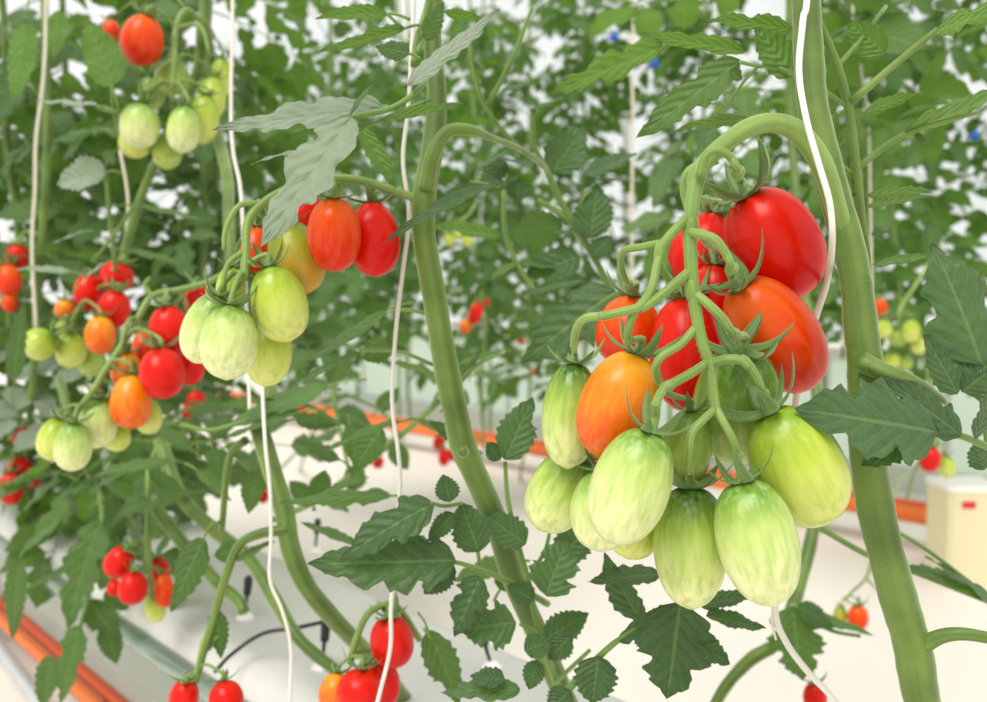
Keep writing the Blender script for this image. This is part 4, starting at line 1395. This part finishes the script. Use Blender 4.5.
# ------------------------------------------------------------------ small fruit further back, each on a plant of the rows
far = empty('tomato_plant', V((*H(480, 470, 0).xy, 0)), 'tomato plant beyond the white floor behind the slanting stem, with red fruit', 'plant')
mb = MB()
tube(mb, [(V((*H(480, 470, 0).xy, 0)), 0.007)] + pxl([(484, 440, 3.4, 3), (478, 380, 3.3, 3), (470, 300, 3.2, 3), (480, 200, 3.2, 3), (470, 60, 3.2, 3), (470, -30, 3.2, 3), (470, -420, 3.2, 3)]), 7, 4)
mb.build('stem', 'stem_far', far)
cluster('red tomatoes behind the slanting stem', [(484, 440, 3.4), (466, 436, 3.3), (448, 440, 3.2)], 3.2, 3, [
    (439, 443, 13, 14, 0, 3.2, 'skin_red', 'red tomato at the left of the trio beyond the slanting stem'),
    (444, 457, 12, 18, 0, 3.15, 'skin_red', 'red tomato lowest of the trio beyond the slanting stem'),
    (455, 454, 15, 15, 0, 3.25, 'skin_red', 'red tomato touching the slanting stem from behind'),
], far, True, 11)
cluster('red fruit in the central gap', [(478, 380, 3.3), (486, 330, 2.9), (482, 305, 2.5)], 2.4, 2, [
    (476, 313, 14, 24, 20, 2.4, 'skin_red', 'long red tomato in the bright central gap, right of the slanting stem'),
    (465, 326, 12, 14, 10, 2.4, 'skin_orange', 'orange tomato under the long red one in the central gap'),
    (487, 302, 6, 8, 0, 2.5, 'skin_red', 'tiny red tomato above the long red one in the central gap'),
], far, True, 12)
cluster('tiny red fruit in the gap left of the front truss', [(560, 300, 4.2), (540, 330, 4.2), (525, 352, 4.2)], 4.2, 1.6, [
    (531, 320, 9, 9, 0, 4.2, 'skin_redorange', 'tiny orange-red tomato uppermost in the gap left of the front truss'),
    (521, 341, 7, 8, 0, 4.2, 'skin_red', 'tiny red tomato in the middle of the gap left of the front truss'),
    (535, 371, 7, 7, 0, 4.2, 'skin_redorange', 'tiny orange-red tomato lowest in the gap left of the front truss'),
], far, True, 21)
cluster('blurred lime tomatoes right of the slanting stem', [(475, 205, 2.2), (468, 215, 2.1), (458, 222, 2.0)], 2.0, 2.5, [
    (449, 239, 12, 14, 0, 2.0, 'skin_lime', 'blurred lime green tomato touching the slanting stem at mid height'),
    (459, 232, 12, 16, 0, 2.02, 'skin_lime', 'blurred lime green tomato uppermost in the clump right of the slanting stem'),
    (468, 240, 11, 14, 0, 2.0, 'skin_lime', 'blurred lime green tomato at the right of the clump by the slanting stem'),
], far, True, 22)
leftfar = empty('tomato_plant', V((*H(300, 470, 0).xy, 0)), 'tomato plant beyond the white floor seen above the leaning bare stem', 'plant')
mb = MB()
tube(mb, [(V((*H(300, 470, 0).xy, 0)), 0.007)] + pxl([(312, 430, 3.3, 3), (330, 400, 3.2, 3), (340, 330, 3.1, 3), (330, 200, 3.0, 3), (330, -30, 3.0, 3), (330, -420, 3.0, 3)]), 7, 4)
mb.build('stem', 'stem_far', leftfar)
cluster('small red tomatoes above the white floor', [(318, 420, 3.25), (330, 440, 3.2), (360, 450, 3.0), (376, 456, 2.9)], 2.9, 2, [
    (378, 462, 12, 13, 0, 2.8, 'skin_red', 'small red tomato left of the white string over the white floor'),
    (300, 411, 14, 18, 0, 2.8, 'skin_red', 'red tomato at the left end of the far orange pipe'),
    (263, 496, 13, 14, 0, 2.4, 'skin_red', 'single small red tomato beside the string at the leaning bare stem'),
    (372, 440, 8, 9, 0, 2.9, 'skin_redorange', 'tiny orange-red tomato above the small red one by the white string'),
], leftfar, True, 13, [[(318, 430, 3.2, 2), (280, 470, 2.8, 2), (264, 486, 2.4, 2)], [(330, 400, 3.2, 2), (312, 396, 3.0, 2), (301, 400, 2.8, 2)]])
cluster('blurred red tomatoes under the left truss', [(180, 440, 1.5), (190, 412, 1.5), (196, 395, 1.5)], 1.5, 4, [
    (196, 400, 18, 20, 0, 1.5, 'skin_red', 'red tomato uppermost of the blurred trio under the left truss'),
    (188, 411, 13, 14, 20, 1.48, 'skin_red', 'red tomato at the lower left of the blurred trio under the left truss'),
    (206, 410, 12, 14, -20, 1.52, 'skin_red', 'red tomato at the lower right of the blurred trio under the left truss'),
], low, True, 14)
rgt = empty('tomato_plant', V((*H(905, 505, 0).xy, 0)), 'tomato plant of the far row behind the thick stem, with green and red fruit', 'plant')
mb = MB()
tube(mb, [(V((*H(905, 505, 0).xy, 0)), 0.008)] + pxl([(915, 470, 2.9, 3), (935, 420, 2.6, 4), (915, 330, 2.3, 4), (900, 290, 2.2, 4), (890, 150, 2.2, 4), (895, -30, 2.2, 4), (895, -420, 2.2, 4)]), 7, 4)
mb.build('stem', 'stem_far', rgt)
cluster('green tomatoes behind the thick stem', [(935, 255, 2.1), (912, 290, 2.0), (900, 310, 1.95), (898, 335, 1.95)], 1.95, 4, [
    (883, 328, 18, 20, 0, 1.9, 'skin_lime', 'green tomato touching the thick stem in the cluster behind it'),
    (898, 338, 19, 18, 0, 1.95, 'skin_green', 'shaded green tomato in the middle of the cluster behind the thick stem'),
    (911, 330, 17, 24, 0, 1.9, 'skin_lime', 'green tomato uppermost on the right of the cluster behind the thick stem'),
    (918, 345, 15, 18, 0, 1.92, 'skin_lime', 'green tomato at the right end of the cluster behind the thick stem'),
    (892, 360, 16, 16, 0, 1.95, 'skin_lime', 'green tomato lowest left of the cluster behind the thick stem'),
    (905, 362, 15, 16, 0, 1.95, 'skin_green', 'green tomato lowest right of the cluster behind the thick stem'),
    (880, 309, 15, 22, 0, 2.0, 'skin_redorange', 'blurred orange tomato above the green ones behind the thick stem'),
], rgt, True, 15)
cluster('ripe pair under the right leaf', [(935, 420, 2.6), (938, 435, 2.0), (936, 447, 1.9)], 1.9, 4, [
    (930, 459, 21, 26, 10, 1.85, 'skin_red', 'red tomato under the big toothed leaf at right'),
    (947, 467, 17, 23, -6, 1.88, 'skin_lime', 'green tomato right beside the red one under the big toothed leaf'),
], rgt, True, 16)
cluster('small pair over the floor at right', [(872, 560, 1.5), (866, 578, 1.5), (852, 592, 1.5), (845, 600, 1.5)], 1.5, 3, [
    (858, 617, 21, 24, 0, 1.5, 'skin_redorange', 'small orange-red tomato hanging over the white floor at right'),
    (840, 616, 14, 22, 6, 1.52, 'skin_breaker', 'greenish amber tomato left of the small orange-red one over the floor'),
], rgt, True, 17, [[(866, 578, 1.5, 3), (878, 590, 1.5, 2)], [(872, 560, 1.5, 3), (886, 520, 1.8, 3), (900, 480, 2.3, 3), (915, 470, 2.9, 3)]])
# thin stem and leaf beneath the front truss
thin = empty('tomato_plant', P(700, 740, .95), 'slim tomato stem and drooping leaf below the front truss, before the white floor', 'plant')
mb = MB()
tube(mb, pxl([(700, 740, .95, 9), (722, 692, .95, 12), (750, 660, .95, 13), (778, 642, .95, 13), (792, 610, .97, 14), (802, 575, 1.0, 14), (812, 535, 1.02, 13), (818, 480, 1.05, 12), (815, 380, 1.1, 10), (800, 250, 1.15, 9), (790, 100, 1.2, 8), (790, -30, 1.2, 8), (790, -420, 1.2, 8)]), 10, 6, wob=0.04)
mb.build('stem', 'stem', thin)
hand_leaf(thin, 61, .92, 'leaf_mid', [[(792, 606, .96, 5), (802, 612, .93, 5), (830, 630, .92, 4), (860, 636, .92, 4)]],
          [(792, 606, 802, 682, 62, 'f', .92, .91, 3), (800, 612, 876, 632, 22, 'u', .92, .92, 0), (798, 606, 836, 626, 24, 'f', .91)])
cluster('single fruit at the bottom edge', [(806, 660, 1.0), (812, 672, 1.0)], 1.0, 4, [
    (815, 697, 24, 28, 0, 1.0, 'skin_red', 'red tomato tip at the bottom edge under the white string end'),
], thin, True, 18)



def fill(plant, mat, seed, spots, ln, n, nu=12, nv=2, one=False, ymax=330):
    """leaves along the stem spots [(x, y, d)], turned mostly away from the camera and to the sides"""
    rnd = random.Random(seed)
    pts = [P(*s) for s in spots]
    mb = MB()
    for i in range(n):
        t = (i + rnd.random()) / n * (len(pts) - 1)
        k = min(int(t), len(pts) - 2)
        b = pts[k].lerp(pts[k + 1], t - k)
        a = i * 2.4 + rnd.uniform(-.5, .5)
        el = rnd.uniform(-.8, .5)
        dr = V((math.cos(a), 0.35 + 0.65 * math.sin(a), math.sin(el))).normalized()
        auto_leaf(mb, rnd, b, b + dr * ln * rnd.uniform(.75, 1.15), V((rnd.uniform(-.7, .7), rnd.uniform(-.9, .3), 1)), rnd.uniform(.36, .46), 3, rnd.uniform(.1, .35), nu, nv, 0.0018, 5)
        if not one:
            mb.build('leaf', (mat, 'stalk'), plant)
            mb = MB()
    if one:
        mb.build('foliage', (mat, 'stalk'), plant)


fill(thin, 'leaf_mid', 71, [(786, -40, 1.22), (790, 60, 1.22), (795, 150, 1.2)], .27, 9)
fill(rgt, 'leaf_far', 72, [(892, -60, 2.2), (888, 100, 2.2), (900, 270, 2.2)], .28, 26, 9, 2, True)
fill(far, 'leaf_far', 73, [(470, -60, 3.2), (474, 150, 3.2), (472, 230, 3.2)], .28, 24, 8, 1, True)
fill(leftfar, 'leaf_far', 74, [(330, -60, 3.0), (330, 200, 3.0), (338, 330, 3.1)], .30, 40, 8, 1, True)
#fill(third, 'leaf_mid', 75, [(208, -40, 1.06), (206, 60, 1.06), (224, 170, 1.06), (232, 200, 1.05)], .22, 6)
fill(low, 'leaf_mid', 76, [(158, 420, 1.2), (166, 450, 1.18)], .17, 6)
fill(hang, 'leaf_mid', 77, [(50, 440, 1.55), (70, 460, 1.5), (90, 490, 1.4)], .22, 10)
fill(left, 'leaf_pale', 78, [(118, 380, 1.5), (118, 450, 1.5)], .22, 8)

fill(far, 'leaf_far', 81, [(470, 260, 3.2), (480, 330, 3.25), (482, 375, 3.3)], .22, 12, 9, 2, True)
fill(leftfar, 'leaf_far', 82, [(338, 330, 3.1), (334, 372, 3.15)], .20, 7, 9, 2, True)
mb = MB()
tube(mb, [(V((*H(520, 480, 0).xy, 0)), 0.007)] + pxl([(524, 450, 3.6, 3), (530, 380, 3.5, 3), (528, 250, 3.5, 3), (530, 60, 3.5, 3), (530, -420, 3.5, 3)]), 7, 4)
gap = empty('tomato_plant', V((*H(520, 480, 0).xy, 0)), 'tomato plant of the far row in the gap left of the slender green fruit', 'plant')
mb.build('stem', 'stem_far', gap)
fill(gap, 'leaf_far', 83, [(528, 230, 3.5), (530, 330, 3.5), (530, 390, 3.52)], .24, 20, 9, 2, True)
# side shoot with small leaves crossing the white floor
hand_leaf(third, 34, 1.25, 'leaf_mid', [[(272, 520, .80, 6), (320, 498, 1.0, 7), (380, 452, 1.2, 7), (430, 410, 1.3, 6), (470, 370, 1.35, 5)], [(350, 475, 1.1, 4), (340, 430, 1.15, 4), (330, 384, 1.2, 4)], [(400, 437, 1.23, 4), (380, 410, 1.25, 3), (350, 396, 1.25, 3)],
                                        [(430, 410, 1.3, 4), (445, 385, 1.3, 3), (480, 372, 1.3, 3)]],
          [(340, 430, 304, 444, 26, 'u', 1.15, 1.15, 2), (338, 410, 372, 428, 26, 'f', 1.17), (330, 386, 296, 380, 26, 'u', 1.2), (330, 384, 346, 356, 24, 'f', 1.2), (350, 396, 318, 402, 20, 'u', 1.25), (378, 410, 400, 388, 20, 'f', 1.25),
           (362, 466, 348, 492, 26, 'f', 1.1, 1.1, 1), (392, 444, 408, 470, 22, 'f', 1.2), (420, 420, 446, 432, 20, 'u', 1.28), (445, 386, 424, 372, 22, 'u', 1.3), (480, 372, 508, 384, 22, 'u', 1.3), (468, 372, 462, 348, 22, 'f', 1.35),
           (310, 502, 290, 480, 22, 'f', .98), (322, 498, 350, 512, 20, 'u', 1.0), (452, 390, 470, 404, 18, 'f', 1.3)], split=True)

# ------------------------------------------------------------------ strings


def string(pts, w, mat, label, base=None):
    mb = MB()
    ps = pxl(pts, r=w)
    tube(mb, ps, 8, 6)
    o = mb.build('support_string', mat, None, ps[-1][0].copy())
    tag(o, label, 'string', 'support strings')
    return o


string([(808, -420, .50), (808, -40, .50), (803, 20, .493), (799, 70, .476), (806, 118, .466), (819, 165, .460), (830, 205, .458), (832, 248, .470), (826, 285, .548), (814, 322, .585), (802, 360, .54), (796, 400, .545), (788, 470, .55), (780, 550, .55), (775, 610, .55),
        (786, 642, .55), (808, 672, .55), (834, 700, .55), (850, 730, .55)], 6.8, 'string', 'thick white string running down the thick stem and behind the front truss')
string([(414, -420, .66), (414, -30, .66), (411, 60, .655), (408, 110, .65), (403, 160, .645), (409, 215, .64), (403, 270, .64), (396, 330, .64), (392, 400, .64), (398, 450, .64), (400, 490, .645), (394, 560, .65), (391, 610, .655), (390, 650, .65), (378, 700, .65), (372, 730, .65)],
       4.2, 'string', 'white string hanging left of the slanting stem in the middle')
string([(233, -420, .98), (233, -40, .98), (231, 100, .98), (233, 150, .97), (240, 185, .96), (243, 230, .95), (246, 300, .97), (250, 420, .85)], 3.6, 'string', 'white string at the stem above the curly stalks, left of the pale leaf')
string([(262, 380, .82), (265, 440, .76), (270, 490, .75), (271, 540, .75), (270, 580, .75), (282, 610, .75), (291, 650, .75), (289, 720, .75)], 3.6, 'string', 'white string hanging in front of the leaning bare stem')
string([(46, -420, 1.45), (46, -20, 1.45), (44, 70, 1.45), (36, 140, 1.45), (35, 190, 1.45), (32, 250, 1.45), (36, 330, 1.45)], 3.5, 'string_tan', 'pale string beside the stem at the left edge')
string([(120, 150, 1.3), (128, 200, 1.3), (124, 260, 1.3), (120, 340, 1.3)], 3.2, 'string_tan', 'pale string under the high green cluster')
string([(634, -420, 2.2), (634, -20, 2.2), (632, 60, 2.2), (633, 120, 2.2), (632, 200, 2.2), (632, 330, 2.2)], 3, 'string_tan', 'thin pale string hanging in the foliage above the front truss')
string([(852, -420, 1.3), (852, -20, 1.3), (860, 60, 1.3), (868, 120, 1.3), (870, 180, 1.3), (872, 300, 1.35)], 3, 'string_tan', 'thin pale string right of the thick stem')
string([(774, 600, .53), (772, 622, .53), (776, 640, .53)], 2.5, 'string_tan', 'short frayed tan twine below the lowest pale green tomato')
for x, y, d, lab in ((614, 38, 2.2, 'blue clip high in the foliage, left of the other blue clip'), (654, 65, 2.2, 'blue clip on a plant beside the thin pale string'), (972, 137, 2.2, 'blue clip in the foliage near the right edge')):
    c = P(x, y, d)
    mb = MB()
    ring = [(c + V((math.cos(a) * 0.011, math.sin(a) * 0.011, 0)), 0.0035) for a in [k * 0.58 for k in range(10)]]
    tube(mb, ring, 7, 2)
    bar(mb, c + V((0, -0.015, 0)), RT, V((0, 1, 0)), V((0, 0, 1)), 0.004, 0.006, 0.011)
    tag(mb.build('plant_clip', 'clip_blue', None, c), lab, 'clip', 'blue plant clips')
